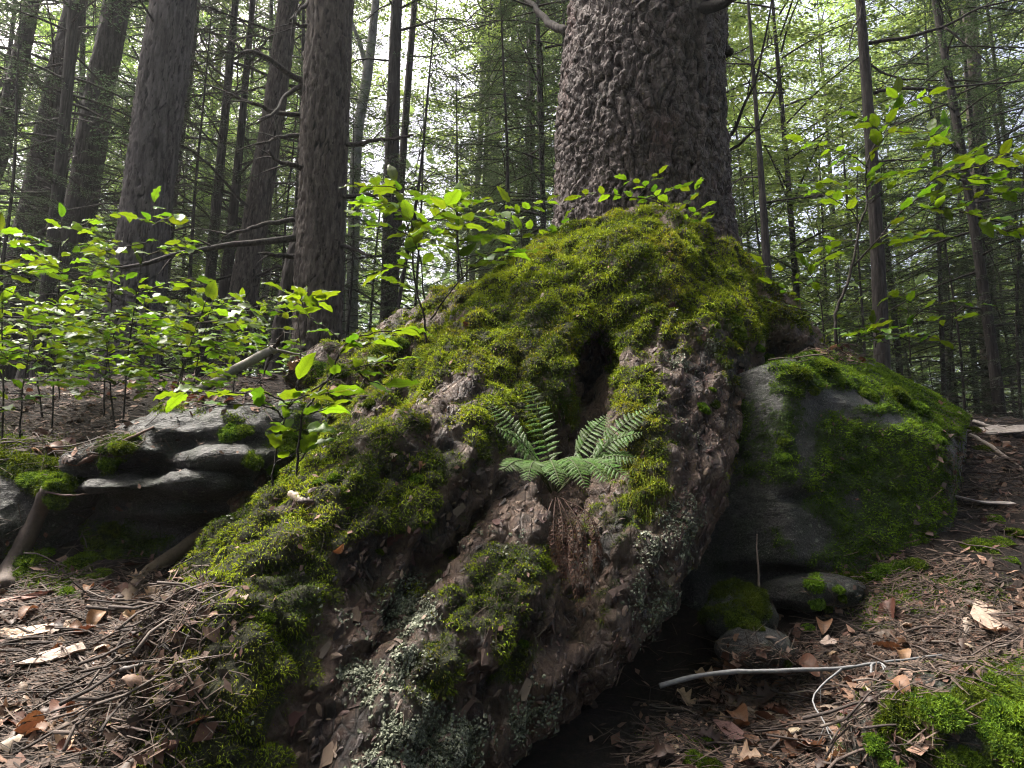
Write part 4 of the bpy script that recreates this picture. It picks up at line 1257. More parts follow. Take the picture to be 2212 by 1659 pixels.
# hanging fringes of moss under the fork lobes
fr = r_moss * np.exp(-((rpx - 1400) / 70) ** 2 - ((rpy - 1070) / 60) ** 2) * 2 + r_moss * np.exp(-((rpx - 1215) / 50) ** 2 - ((rpy - 890) / 30) ** 2) * 2
moss_part("moss", root_mass, BASE, rv, rq, rn, fr, 2200, .026, .0018, ((.02, .035, .005), (.10, .13, .012), (.09, .08, .012)), 2, 1.6, .5, lo=.2, hi=.6)
for k, (v_, q_, n_, m_, o_) in enumerate(ROCKS):
    ar = float((visible(v_, n_) * smooth01(m_, .42, .7)).sum())
    cnt = [60000, 26000, 16000, 24000, 14000, 9000, 800, 2500][k]
    moss_part("moss", o_, np.array(o_.location), v_, q_, n_, m_, cnt, [.008, .010, .012, .009, .010, .009, .008, .009][k], .0020, GR if k < 2 else ((.016, .04, .005), (.115, .18, .016), (.06, .09, .013)), 20 + k, .25, .8, clump=22)
# moss on the ground
gmask = np.where((gv[:, 1] > .8) & (gv[:, 1] < 4.5), g_moss, 0)
gn = vnormals(gv, gq)
mo = moss_part("moss", ground, np.zeros(3), gv, gq[gm], gn, gmask, 26000, .010, .002, GR, 40, .2, .8)

# rounded moss cushions one can pick out
def cushion_mesh(seed, rad=1.0):
    r = np.random.default_rng(seed)
    nu, nv = 30, 14
    u = np.arange(nu) * 2 * math.pi / nu
    w = np.linspace(.02, 1.75, nv)
    U, V = np.meshgrid(u, w, indexing='ij')
    v = np.stack([np.sin(V) * np.cos(U), np.sin(V) * np.sin(U), np.cos(V) * .62], -1).reshape(-1, 3)
    n = unit(v.copy())
    v = v * (1 + .28 * fbm(v * 1.6 + seed * 5, 2) + .10 * fbm(v * 5 + seed, 2))[:, None]
    i, j = np.meshgrid(np.arange(nu), np.arange(nv - 1), indexing='ij')
    i2 = (i + 1) % nu
    q = np.stack([i * nv + j, i2 * nv + j, i2 * nv + j + 1, i * nv + j + 1], -1).reshape(-1, 4)[:, ::-1]
    mb = MB()
    mb.add(v, q, None, np.tile((.02, .04, .005), (len(v), 1)))
    nn = vnormals(v, q)
    if (nn * v).sum() < 0: nn = -nn
    s = sample_surface(v, q, np.ones(len(v)), 2600, r)
    p = interp(v, q, *s); pn = unit(interp(nn, q, *s))
    vv, qq, tt = strand_arrays(p, pn, r.uniform(.13, .30, len(p)), r.uniform(.035, .06, len(p)), .2, r, .55)
    t = np.clip(.5 + .8 * fbm(p * 2.5, 2) + r.normal(0, .25, len(p)), 0, 1)
    c = np.repeat(lerp_col((.018, .042, .006), (.125, .195, .018), t), 5, 0)
    k = np.arange(len(c)) % 5
    mb.add(vv, qq, tt, c * np.where(k < 2, .6, np.where(k < 4, 1, 1.25))[:, None])
    return mb.mesh("moss_cushion", M_MOSS, True)
CUSH = [cushion_mesh(k) for k in range(4)]
NAME_OWNER = {}
def owner_of(p):
    best, bo = .05, ground
    for v_, q_, n_, m_, o_ in ROCKS + [(rv, None, None, None, root_mass)]:
        dd = np.abs(v_ - p).max(1).min()
        if dd < best: best, bo = dd, o_
    return bo
def cushion(px, py, rpx_, k, flat=1.0):
    h = HIT(px, py)
    if h is None: return
    p, n = h
    dist = np.linalg.norm(p - np.array([0, 0, CAMZ]))
    s = rpx_ / FPX * dist
    n = unit(n * .6 + np.array([0, 0, .6]))
    own = owner_of(p)
    loc = p - n * s * .25
    ob = np.array(own.matrix_basis.translation)
    if own is root_mass: ob = BASE
    q = Vector(n).to_track_quat('Z', 'Y')
    o = link("moss_cushion", CUSH[k % 4], own, tuple(loc - ob), None, (s, s, s * flat))
    o.rotation_mode = 'QUATERNION'
    from mathutils import Quaternion
    o.rotation_quaternion = q @ Quaternion((0, 0, 1), k * 1.7)
rc = np.random.default_rng(3)
for k, (a, b, c) in enumerate([(1725, 800, 30), (1770, 790, 34), (1755, 840, 16), (1810, 815, 20), (1690, 950, 12), (1692, 985, 15), (1870, 850, 24), (1930, 850, 26), (1975, 880, 26), (2010, 920, 18), (2030, 950, 14), (2120, 970, 20), (2100, 930, 14), (2060, 900, 16),
        (1745, 1355, 14), (1830, 1240, 20), (1860, 1250, 22), (1940, 1225, 26), (1975, 1220, 24), (1810, 1270, 12), (1820, 1290, 10), (1900, 1235, 24), (1880, 1350, 14), (1940, 1480, 16), (2110, 1180, 28), (2160, 1170, 22), (2190, 1150, 18), (2180, 1210, 14), (2150, 1120, 16),
        (1600, 1330, 30), (1625, 1355, 22), (1765, 1300, 14), (1790, 1310, 10), (1850, 1405, 12), (1700, 1430, 12), (1500, 1640, 22), (1540, 1650, 16), (1530, 1600, 12), (1640, 1610, 9),
        (1950, 1540, 46), (1990, 1520, 40), (1900, 1600, 26), (2030, 1530, 34), (2100, 1640, 30), (2150, 1480, 40), (2190, 1540, 44), (2200, 1620, 40), (2050, 1640, 24), (2130, 1560, 26), (1930, 1640, 22),
        (500, 930, 26), (530, 925, 18), (545, 990, 26), (265, 965, 22), (285, 945, 14), (235, 990, 18), (100, 1000, 34), (85, 1030, 30), (130, 1040, 26), (125, 1070, 22), (60, 1215, 34), (90, 1200, 24), (30, 1240, 26), (210, 1170, 30), (240, 1140, 26), (180, 1210, 30), (250, 1190, 22), (140, 1280, 26), (175, 1290, 18), (215, 1240, 22),
        (640, 940, 20), (660, 920, 18), (620, 970, 18), (590, 1010, 16), (690, 1040, 14), (720, 1030, 12), (770, 1030, 14), (745, 1060, 10), (690, 790, 26), (730, 800, 22), (770, 790, 20), (820, 760, 22), (860, 740, 20), (740, 830, 16), (800, 870, 14), (840, 820, 14),
        (1510, 640, 10), (1530, 660, 10), (1545, 700, 12), (1590, 690, 16), (1600, 720, 14), (1570, 740, 12), (1480, 620, 9), (1540, 840, 10), (1520, 880, 14), (1545, 870, 12), (1130, 1390, 14), (820, 1190, 10), (900, 1030, 16), (580, 1330, 14), (760, 1080, 18), (1640, 750, 14), (1660, 770, 12)]):
    cushion(a, b, c * rc.uniform(.85, 1.1), k, rc.uniform(.7, 1.05))

# ---------------------------------------------------------------- flaking bark plates on the roots
def flake_mesh(seed, jag=.25, nn=9):
    r = np.random.default_rng(seed)
    a = np.sort(r.uniform(0, 2 * math.pi, nn)) + 0
    rad = 1 + r.normal(0, jag, nn)
    o = np.stack([np.cos(a) * rad, np.sin(a) * rad * .55, r.normal(0, .07, nn)], 1)
    o[:, 2] += .22 * (o[:, 0] ** 2) * r.uniform(-.3, 1) + .25 * o[:, 1] ** 2
    t = o + np.array([0, 0, .06]); b = o * np.array([.93, .93, 1]) - np.array([0, 0, .05])
    v = np.concatenate([t, b, [[0, 0, .08 + r.uniform(-.04, .08)], [0, 0, -.05]]])
    i = np.arange(nn); j = (i + 1) % nn
    tri = np.concatenate([np.stack([i, j, np.full(nn, 2 * nn)], 1), np.stack([nn + j, nn + i, np.full(nn, 2 * nn + 1)], 1)])
    qd = np.stack([i, nn + i, nn + j, j], 1)
    return v, qd, tri
FLK = []
for k, col in enumerate([(.10, .055, .04), (.15, .095, .068), (.20, .14, .10), (.09, .032, .026), (.05, .032, .027), (.13, .075, .055), (.26, .2, .15), (.07, .042, .034)]):
    v, qd, tri = flake_mesh(200 + k)
    FLK.append(MB().add(v, qd, tri, col).mesh("bark_plate", M_FLAKE, False))
rk = np.random.default_rng(8)
bare = np.clip(.62 - r_moss, 0, 1) * visible(rv, rn, .05) * (rpy < 1700) * (1 - .6 * smooth01(r_lich, .4, .7)) + .5 * bumps(rpx, rpy, [(1000, 840, 75, 38, 1), (820, 1210, 110, 40, .8), (1480, 820, 60, 140, .5), (1280, 1450, 110, 150, .5)])
f, wts = sample_surface(rv, rq, bare, 280, rk)
fp = interp(rv, rq, f, wts); fn = unit(interp(rn, rq, f, wts))
flow = unit(np.array([-.45, -.55, -.7]))
for k in range(len(fp)):
    n = unit(fn[k] + rk.normal(0, .09, 3))
    x = unit(np.cross(np.cross(n, flow + rk.normal(0, .25, 3)), n))
    y = np.cross(n, x)
    s = rk.uniform(.010, .026)
    M = Matrix([[x[0], y[0], n[0]], [x[1], y[1], n[1]], [x[2], y[2], n[2]]]).to_4x4()
    o = link("bark_plate", FLK[int(rk.integers(8))], root_mass)
    o.matrix_basis = Matrix.Translation(Vector(fp[k] + n * .0015 - BASE)) @ M @ Matrix.Diagonal((s * 1.3, s, s * .9, 1))

# the smaller scales of bark, and crisp lichen, as one mass each
def scale_mass(weight, count, smin, smax, cols, seed, tilt, ruff, name, mat, asp=.6):
    r = np.random.default_rng(seed)
    f, wts = sample_surface(rv, rq, weight, count, r)
    p = interp(rv, rq, f, wts); n = unit(interp(rn, rq, f, wts) + r.normal(0, tilt, (count, 3)))
    x = unit(np.cross(np.cross(n, flow + r.normal(0, .4, (count, 3))), n)); y = np.cross(n, x)
    K = 7
    a = np.arange(K) * 2 * math.pi / K + r.uniform(0, 1, (count, 1))
    rad = r.uniform(smin, smax, (count, 1)) * (1 + r.normal(0, .28, (count, K)))
    up_ = r.normal(0, ruff, (count, K)) * rad
    ring = p[:, None] + x[:, None] * (np.cos(a) * rad)[..., None] + y[:, None] * (np.sin(a) * rad * asp)[..., None] + n[:, None] * (up_ + .003)[..., None]
    cen = p + n * .006
    v = np.concatenate([ring, cen[:, None]], 1).reshape(-1, 3)
    i = np.arange(count)[:, None, None] * (K + 1)
    k = np.arange(K)
    t = (i + np.stack([k, (k + 1) % K, np.full(K, K)], 1)[None]).reshape(-1, 3)
    cc = np.asarray(cols)[r.integers(len(cols), size=count)] * r.uniform(.6, 1.25, (count, 1))
    cc = np.repeat(cc, K + 1, 0)
    o = kind(link(name, MB().add(v, None, t, cc).mesh(name, mat, False, origin=BASE), root_mass), "stuff")
    return o
scale_mass(bare + .02 * visible(rv, rn, .0), 3200, .005, .015, [(.05, .03, .024), (.08, .048, .036), (.11, .07, .05), (.07, .028, .022), (.16, .108, .076), (.03, .02, .018)], 91, .06, .07, "bark_scales", M_FLAKE, .42)
lw = smooth01(r_lich + .25 * fbm(rv * 22, 2), .32, .7) * visible(rv, rn, .0) * (1 - .8 * smooth01(r_moss, .5, .75))
scale_mass(lw, 9000, .002, .005, [(.11, .125, .08), (.17, .19, .125), (.25, .265, .19), (.08, .09, .055)], 92, .25, .28, "lichen", M_FLAKE, .85)
# ---------------------------------------------------------------- sapling leaves
def leaf_mesh(seed, fold=.18, curl=.12, wid=.54, teeth=True, cols=((.045, .105, .011), (.125, .205, .019)), lobes=None, mat=None):
    """one broad pointed leaf, 1 long along +X, folded on its midrib"""
    r = np.random.default_rng(seed)
    n = 9
    s = np.linspace(0, 1, n)
    w = wid * .5 * (np.sin(math.pi * np.clip(s, 0, 1) ** .82) ** .8) * (1 - .15 * s)
    w[0], w[-1] = .012, .002
    if teeth: w[1:-1] *= 1 + .07 * np.where(np.arange(1, n - 1) % 2, 1, -1)
    if lobes is not None: w = wid * .5 * np.array(lobes)
    z = curl * (s - .5) ** 2 * -1.4 + curl * .35 + .02 * r.normal(0, 1, n)
    mid = np.stack([s, .03 * np.sin(s * 3) * r.normal(), z], 1)
    l = mid + np.stack([0 * s, w, fold * w + .03 * r.normal(0, 1, n)], 1)
    rr = mid + np.stack([0 * s, -w, fold * w + .03 * r.normal(0, 1, n)], 1)
    lm, rm = .5 * (mid + l) + np.array([0, 0, .012]), .5 * (mid + rr) + np.array([0, 0, .012])
    v = np.concatenate([l, lm, mid, rm, rr])
    i = np.arange(n - 1)
    q = np.concatenate([np.stack([k * n + i, (k + 1) * n + i, (k + 1) * n + i + 1, k * n + i + 1], 1) for k in range(4)])
    t = r.random()
    c = lerp_col(cols[0], cols[1], np.full(len(v), t))
    c[2 * n:3 * n] *= .8
    return MB().add(v, q, None, c).mesh("leaf", mat or M_LEAF, True)
LEAF = [leaf_mesh(k, r_f, r_c, r_w) for k, (r_f, r_c, r_w) in enumerate([(.12, .12, .50), (.25, .2, .56), (.05, .1, .60), (.3, .05, .48), (.15, .3, .54), (.1, -.1, .52), (.2, .15, .62), (.08, .25, .46)])]
LOBED = [leaf_mesh(20 + k, .1, .15, .62, False, lobes=[.03, .25, .62, .95, .62, .8, .98, .5, .02]) for k in range(2)]

def place_leaf(parent, base, p, d, L, r, meshes=None, tiltsd=.28, petiole=.0):
    d = unit(d)
    upv = unit(np.array([0, 0, 1.0]) + r.normal(0, tiltsd, 3))
    y = unit(np.cross(upv, d)); z = np.cross(d, y)
    M = Matrix([[d[0], y[0], z[0]], [d[1], y[1], z[1]], [d[2], y[2], z[2]]]).to_4x4()
    ms = meshes or LEAF
    o = link("leaf", ms[int(r.integers(len(ms)))], parent)
    o.matrix_basis = Matrix.Translation(Vector(p - base)) @ M @ Matrix.Scale(L, 4)
    return o
def sapling(name, label, twigs, seed, leafL=.075, gap=.042, r0=.004, depthj=.12, leafy=None, meshes=None, group=None, end=True):
    """twigs: list of (points [(px,py,Y)], first fraction that bears leaves, stem radius)"""
    r = np.random.default_rng(seed)
    first = PP(twigs[0][0])
    base = first[0].copy()
    t = thing(name, label, "sapling", base, group)
    for k, (pts, f0, rad) in enumerate(twigs):
        w = PP(pts, max(8, 5 * len(pts)))
        L = np.linalg.norm(np.diff(w, axis=0), axis=1)
        cum = np.concatenate([[0], np.cumsum(L)])
        tot = cum[-1]
        jit = np.cumsum(r.normal(0, .0018, w.shape), 0); jit[0] = 0
        w = w + jit
        s = cum / tot
        link("stem" if k == 0 else "twig", MB().tube(w, rad * (1 - .7 * s) + .0006, 6).mesh("twig", M_TWIG, origin=base), t)
        a = f0 * tot
        side = 1
        while a < tot - .004:
            p = np.array([np.interp(a, cum, w[:, c]) for c in range(3)])
            i = min(int(np.searchsorted(cum, a)), len(w) - 1); i = max(i, 1)
            tan = unit(w[i] - w[i - 1])
            hor = unit(np.cross(tan, np.array([0, 0, 1.0])) + 1e-6)
            d = tan * .6 + hor * side * .85 + np.array([0, 0, -.12]) + r.normal(0, .2, 3)
            place_leaf(t, base, p, d, leafL * r.uniform(.6, 1.25), r, meshes)
            side = -side
            a += gap * r.uniform(.6, 1.3)
        if end and f0 < 1:
            place_leaf(t, base, w[-1], unit(w[-1] - w[-3]) + r.normal(0, .15, 3), leafL * r.uniform(.85, 1.2), r, meshes)
    return t

# centre sapling growing on the root's shoulder
Y1 = 2.95
def T(lst, Y, dy=0.0):
    n = len(lst)
    return [(a[0], a[1], Y + dy * i / max(n - 1, 1)) for i, a in enumerate(lst)]
sapling("sapling", "bright leafy sapling with several dark stems on the root's shoulder facing the layered boulder", [
    (T([(920, 775), (922, 695), (912, 647), (900, 579), (893, 511), (876, 442), (857, 386)], Y1), .55, .005),
    (T([(917, 647), (912, 562), (893, 504), (885, 470)], Y1, -.1), .6, .003),
    (T([(930, 690), (964, 644), (999, 599), (1023, 572), (1060, 552), (1130, 548)], Y1, -.2), .5, .003),
    (T([(999, 599), (995, 545), (990, 504), (985, 440), (990, 418)], Y1, .1), .25, .003),
    (T([(876, 442), (830, 440), (775, 438)], Y1, -.25), .1, .002), (T([(880, 460), (820, 455), (768, 462)], Y1, .2), .1, .002), (T([(866, 410), (830, 402), (775, 405)], Y1, -.1), .1, .002),
    (T([(893, 511), (850, 490), (790, 485)], Y1, -.2), .15, .002), (T([(893, 500), (930, 470), (960, 445)], Y1, -.2), .1, .002), (T([(985, 455), (950, 440), (915, 435)], Y1, .2), .1, .002),
    (T([(988, 490), (1030, 475), (1075, 470)], Y1, -.2), .1, .002), (T([(990, 500), (950, 495), (915, 505)], Y1, -.2), .1, .002), (T([(992, 520), (1035, 510), (1080, 515)], Y1, .2), .1, .002),
    (T([(905, 590), (860, 575), (820, 590)], Y1, -.1), .2, .002), (T([(993, 540), (960, 530), (930, 545)], Y1, .15), .15, .002), (T([(1010, 585), (1050, 570), (1095, 555)], Y1, .15), .2, .002),
    (T([(985, 440), (1010, 435), (1040, 445)], Y1, .15), .2, .002), (T([(910, 640), (880, 620), (850, 615)], Y1, .1), .4, .002)], 301, .092, .036)
sapling("sapling", "small sprig with drooping leaves between the bushy shoulder sapling and the old trunk", [
    (T([(1122, 600), (1125, 520), (1118, 460), (1102, 432)], 3.35), .5, .003), (T([(1120, 470), (1150, 450), (1180, 440)], 3.35, -.1), .3, .0015), (T([(1123, 500), (1160, 495), (1200, 500)], 3.35, -.1), .3, .0015), (T([(1124, 490), (1100, 495), (1085, 492)], 3.35), .3, .0015),
    (T([(1150, 560), (1190, 510), (1225, 478)], 3.3), .6, .0015)], 302, .085, .045)
sapling("sapling", "delicate leafy sprig spread in front of the old trunk above the moss", [
    (T([(1480, 520), (1460, 475), (1420, 440), (1370, 425), (1300, 415), (1255, 418)], 3.3, -.15), .45, .003), (T([(1440, 455), (1400, 410), (1350, 380)], 3.3, -.1), .35, .0015), (T([(1455, 468), (1490, 430), (1505, 405)], 3.25), .25, .0015),
    (T([(1462, 480), (1500, 460), (1528, 442)], 3.25, -.1), .2, .0015), (T([(1465, 490), (1440, 470), (1410, 468)], 3.2), .3, .0015), (T([(1478, 505), (1505, 490), (1520, 478)], 3.2), .2, .0015), (T([(1400, 432), (1440, 415), (1475, 402)], 3.3), .2, .0015),
    (T([(1380, 425), (1395, 400), (1420, 378)], 3.3, -.1), .4, .0015)], 303, .064, .034)
Y3 = 3.05
sapling("sapling", "tall airy sapling spreading wide sprays of leaves above the square-edged boulder", [
    (T([(1807, 745), (1805, 685), (1822, 634), (1839, 583), (1856, 495), (1876, 437), (1875, 375), (1883, 335), (1917, 273), (1938, 236), (1938, 200)], Y3), .55, .0065),
    (T([(1845, 575), (1866, 553), (1904, 505), (1938, 464), (1972, 434), (2006, 393), (2057, 379), (2126, 358), (2230, 330)], Y3, -.25), .25, .004),
    (T([(1955, 450), (2006, 451), (2057, 451), (2126, 471), (2230, 485)], Y3 - .1, -.25), .15, .002), (T([(1880, 440), (1938, 389), (1979, 369), (2003, 324), (2020, 283)], Y3, .1), .2, .0025),
    (T([(1875, 362), (1836, 338), (1788, 321), (1733, 307)], Y3, -.1), .2, .002), (T([(1860, 490), (1836, 451), (1788, 423), (1745, 404)], Y3, -.15), .2, .002), (T([(1883, 335), (1914, 290), (1958, 283), (2010, 294)], Y3, -.2), .15, .002),
    (T([(1905, 290), (1880, 262), (1850, 250)], Y3), .1, .002), (T([(1938, 236), (1980, 215), (2010, 205)], Y3, -.1), .1, .002), (T([(2010, 320), (2045, 290), (2050, 270)], Y3), .1, .002), (T([(2057, 379), (2100, 390), (2160, 395)], Y3 - .15, -.1), .1, .002),
    (T([(2057, 451), (2110, 425), (2170, 415)], Y3 - .2, -.1), .1, .002), (T([(2126, 471), (2160, 490), (2190, 495)], Y3 - .25, -.1), .1, .002), (T([(1904, 505), (1950, 500), (2010, 510)], Y3 - .1, -.15), .15, .002), (T([(1890, 520), (1940, 525), (1970, 520)], Y3, .2), .15, .002),
    (T([(1872, 405), (1910, 380), (1950, 375)], Y3, .2), .15, .002), (T([(1876, 437), (1840, 415), (1800, 385)], Y3, .2), .2, .002), (T([(2126, 358), (2160, 330), (2212, 320)], Y3 - .3, -.1), .1, .002), (T([(1850, 520), (1810, 520), (1780, 535)], Y3, .1), .35, .0015),
    (T([(2006, 393), (2060, 350), (2110, 330)], Y3 - .1, .2), .15, .002), (T([(1972, 434), (2030, 420), (2090, 410)], Y3 - .1, .15), .15, .002)], 304, .08, .034)
sapling("sapling", "low twiggy sapling with sparse leaves between the old tree and the tall airy sapling", [
    (T([(1780, 745), (1775, 680), (1760, 620), (1735, 575)], 3.2), .5, .003), (T([(1770, 660), (1720, 640), (1660, 610)], 3.2), .3, .0018), (T([(1765, 640), (1800, 620), (1840, 615)], 3.2), .3, .0018), (T([(1762, 625), (1715, 600), (1650, 568)], 3.2), .25, .0018), (T([(1775, 690), (1740, 670), (1690, 655)], 3.15), .3, .0018),
    (T([(1778, 700), (1820, 680), (1850, 660)], 3.2), .3, .0018), (T([(1745, 590), (1770, 570), (1800, 555)], 3.2), .2, .0018)], 305, .07, .045)
sapling("sapling", "low sapling of narrow leaves at the tail of the square-edged boulder", [
    (T([(1969, 790), (1968, 720), (1969, 650), (1985, 615)], 3.2), .5, .003), (T([(1968, 690), (2010, 660), (2060, 650), (2110, 655)], 3.2, -.1), .3, .0018), (T([(1969, 655), (1940, 640), (1920, 640)], 3.2), .3, .0018), (T([(1969, 700), (2020, 690), (2075, 680)], 3.2), .3, .0018), (T([(1968, 740), (1930, 725), (1900, 720)], 3.15), .3, .0018), (T([(1968, 750), (2010, 735), (2040, 740)], 3.15), .3, .0018)], 306, .075, .05)
for k, (x0, y0) in enumerate([(1850, 745), (1890, 750), (1930, 765)]):
    sapling("seedling", "knee-high seedling with few leaves in the litter on top of the square-edged boulder", [(T([(x0, y0), (x0 + 3, y0 - 30), (x0 - 4, y0 - 55)], 3.1 + .05 * k), .35, .0018), (T([(x0 + 2, y0 - 25), (x0 + 30, y0 - 40), (x0 + 50, y0 - 42)], 3.1 + .05 * k, -.1), .3, .0015), (T([(x0 + 2, y0 - 20), (x0 - 25, y0 - 30), (x0 - 45, y0 - 28)], 3.1 + .05 * k, -.1), .3, .0015)], 307 + k, .06, .03, group="seedlings on the boulder")
# foreground sapling
Y5 = 1.95
sapling("sapling", "backlit sapling with big glowing leaves growing in front of the layered boulder", [
    (T([(635, 1080), (640, 1001), (646, 902), (672, 845), (697, 803), (720, 758), (739, 735), (790, 718), (850, 708)], Y5), .62, .0035),
    (T([(585, 1070), (590, 1012), (609, 916), (624, 874), (640, 820)], Y5 - .02), .4, .0025), (T([(672, 845), (720, 809), (762, 795), (819, 783), (850, 783)], Y5, -.05), .3, .002), (T([(735, 738), (712, 715), (690, 700), (672, 683)], Y5), .15, .002),
    (T([(624, 874), (592, 860), (556, 851), (493, 854), (423, 848), (380, 853)], Y5, -.1), .2, .002), (T([(620, 880), (660, 860), (700, 850)], Y5, -.1), .2, .002), (T([(612, 905), (585, 890), (540, 880), (450, 875)], Y5, -.1), .2, .002), (T([(646, 902), (670, 890), (700, 882)], Y5), .25, .002), (T([(602, 940), (640, 925), (660, 920)], Y5), .2, .002),
    (T([(762, 795), (800, 820), (830, 830)], Y5), .2, .002), (T([(739, 735), (780, 745), (810, 738)], Y5, .1), .15, .002), (T([(592, 1000), (615, 985), (640, 975)], Y5), .3, .0015), (T([(640, 1001), (655, 960), (640, 945)], Y5), .3, .0015)], 320, .082, .046)
sapling("sapling", "slender seedling topped by a rosette of lobed leaves before the straight conifer", [(T([(652, 800), (653, 740), (653, 672)], 2.5), .97, .002), (T([(653, 672), (640, 650), (622, 636)], 2.5, -.05), .4, .0015), (T([(653, 672), (680, 650), (700, 645)], 2.5, -.05), .4, .0015), (T([(653, 672), (655, 650), (658, 640)], 2.5, -.1), .3, .0015)], 321, .10, .03, meshes=LOBED + LEAF[:1])

# the bank of saplings on the left
def auto_sapling(label, px, Y, hpx, lean, nbr, spread, seed, leafL=.09, gap=.05, side=None):
    """sapling rooted on the ground below picture column px at distance Y; hpx = picture row of its top"""
    r = np.random.default_rng(seed)
    x = (px - 1106) / FPX * Y
    gz = ground_z(x, Y)[0]
    topz = P(px, hpx, Y)[2]
    # find picture row of the foot
    fx, fy = PIX(np.array([[x, Y, gz - .02]]))
    foot = (float(fx[0]), float(fy[0]), Y)
    top = (px + lean, hpx, Y - .1)
    stem = [foot, (px + lean * .3, foot[1] + (hpx - foot[1]) * .4, Y), (px + lean * .65, foot[1] + (hpx - foot[1]) * .75, Y - .05), top]
    tw = [(stem, .6, .0042)]
    sp = PP(stem, 20)
    for k in range(nbr):
        t = .3 + .65 * (k + r.random()) / nbr
        p = smooth_path(np.array([list(s) for s in stem], float), 40)[int(t * 39)]
        sgn = (1 if k % 2 else -1) if side is None else (side if r.random() < .75 else -side)
        L = spread * (1.15 - .6 * t) * r.uniform(.6, 1.25)
        dy = r.uniform(-.45, .25)
        rise = r.uniform(-.15, .35)
        a = [tuple(p), (p[0] + sgn * L * .5, p[1] - L * rise * .6, p[2] + dy * .5), (p[0] + sgn * L, p[1] - L * rise + 6, p[2] + dy)]
        tw.append((a, .12, .0028))
        if L > 70:
            b = a[1]
            tw.append(([b, (b[0] + sgn * L * .3, b[1] - 14, b[2] - .15), (b[0] + sgn * L * .55, b[1] - 18, b[2] - .3)], .15, .002))
            tw.append(([b, (b[0] + sgn * L * .25, b[1] + 6, b[2] + .15), (b[0] + sgn * L * .5, b[1] + 8, b[2] + .3)], .15, .002))
    return sapling("sapling", label, tw, seed + 1000, leafL, gap * 1.7)
for k, a in enumerate([
    ("leafy sapling rising highest before the shaggy grey tree", 260, 3.5, 440, 80, 9, 130, 1, .076, .055),
    ("broad sapling arching its sprays towards the foreground roots", 330, 3.1, 640, 120, 10, 170, 2, .076, .052, 1),
    ("bushy sapling crowding the foot of the dark leaning trunks", 110, 3.6, 470, 20, 10, 150, 3, .076, .052),
    ("sapling fanning low bright leaves over the needle litter", 400, 3.6, 650, 60, 8, 150, 4, .076, .055),
    ("outermost sapling of the bright bank away from the roots", 10, 3.3, 500, -10, 9, 150, 5, .076, .052),
    ("shaded sapling low in the bank behind the layered boulder", 220, 3.9, 600, 20, 9, 140, 6, .076, .055),
    ("sapling with sparse bluish leaves near the fallen pale branch", 500, 4.2, 640, 20, 7, 120, 7, .076, .06),
    ("dark low sapling hugging the ground behind the litter bank", 120, 4.2, 660, 10, 9, 150, 8, .076, .055),
    ("small sapling under the arching one, half hidden in leaves", 300, 4.3, 680, -20, 8, 130, 9, .076, .055),
    ("knee-high leafy seedling at the lip of the litter bank, farthest from the layered boulder", 40, 3.25, 740, 20, 7, 120, 11, .07, .05),
    ("knee-high leafy seedling standing right behind the layered boulder's crest", 250, 3.5, 740, -20, 7, 120, 13, .07, .05),
    ("knee-high leafy seedling at the thin end of the fallen pale branch", 380, 3.6, 745, 30, 7, 120, 14, .07, .05),
    ("shaded spindly seedling between the leaning trunks and the litter bank", 90, 3.8, 690, -20, 8, 140, 15, .075, .055),
    ("thin sapling among dead twigs near the straight conifer's foot", 560, 4.4, 680, 10, 5, 90, 10, .085, .06)]):
    auto_sapling(*a[:6], a[6], 340 + a[7], a[8], a[9], a[10] if len(a) > 10 else None)

# ---------------------------------------------------------------- ferns
def pinna_mesh(seed, cols, curl=.0, dead=False):
    r = np.random.default_rng(seed)
    n = 12
    mb = MB()
    s = np.linspace(0, 1, n)
    mid = np.stack([s, 0 * s, -.18 * s ** 2 + curl * np.sin(s * 5)], 1)
    w = .15 * np.sin(math.pi * (.12 + .86 * s)) ** .7 * (1 - .65 * s)
    for sg in (-1, 1):
        for k in range(n - 1):
            p = mid[k]
            d = np.array([.45, sg * 1.0, -.25 + (r.normal(0, .5) if dead else r.normal(0, .12))])
            d /= np.linalg.norm(d)
            L = w[k] * 1.5; wd = .075
            t = np.array([1.0, 0, 0])
            v = np.array([p, p + t * wd, p + d * L * .7 + t * wd * .75, p + d * L, p + d * L * .6 - t * .01])
            mb.add(v, None, [[0, 1, 2], [0, 2, 4], [2, 3, 4]], lerp_col(cols[0], cols[1], r.random(5)))
    return mb.mesh("pinna", M_FERN if not dead else M_DEAD, False)
PINNA = [pinna_mesh(400 + k, ((.03, .07, .008), (.065, .13, .014))) for k in range(3)]
DPINNA = [pinna_mesh(410 + k, ((.06, .025, .016), (.17, .07, .04)), .12, True) for k in range(3)]
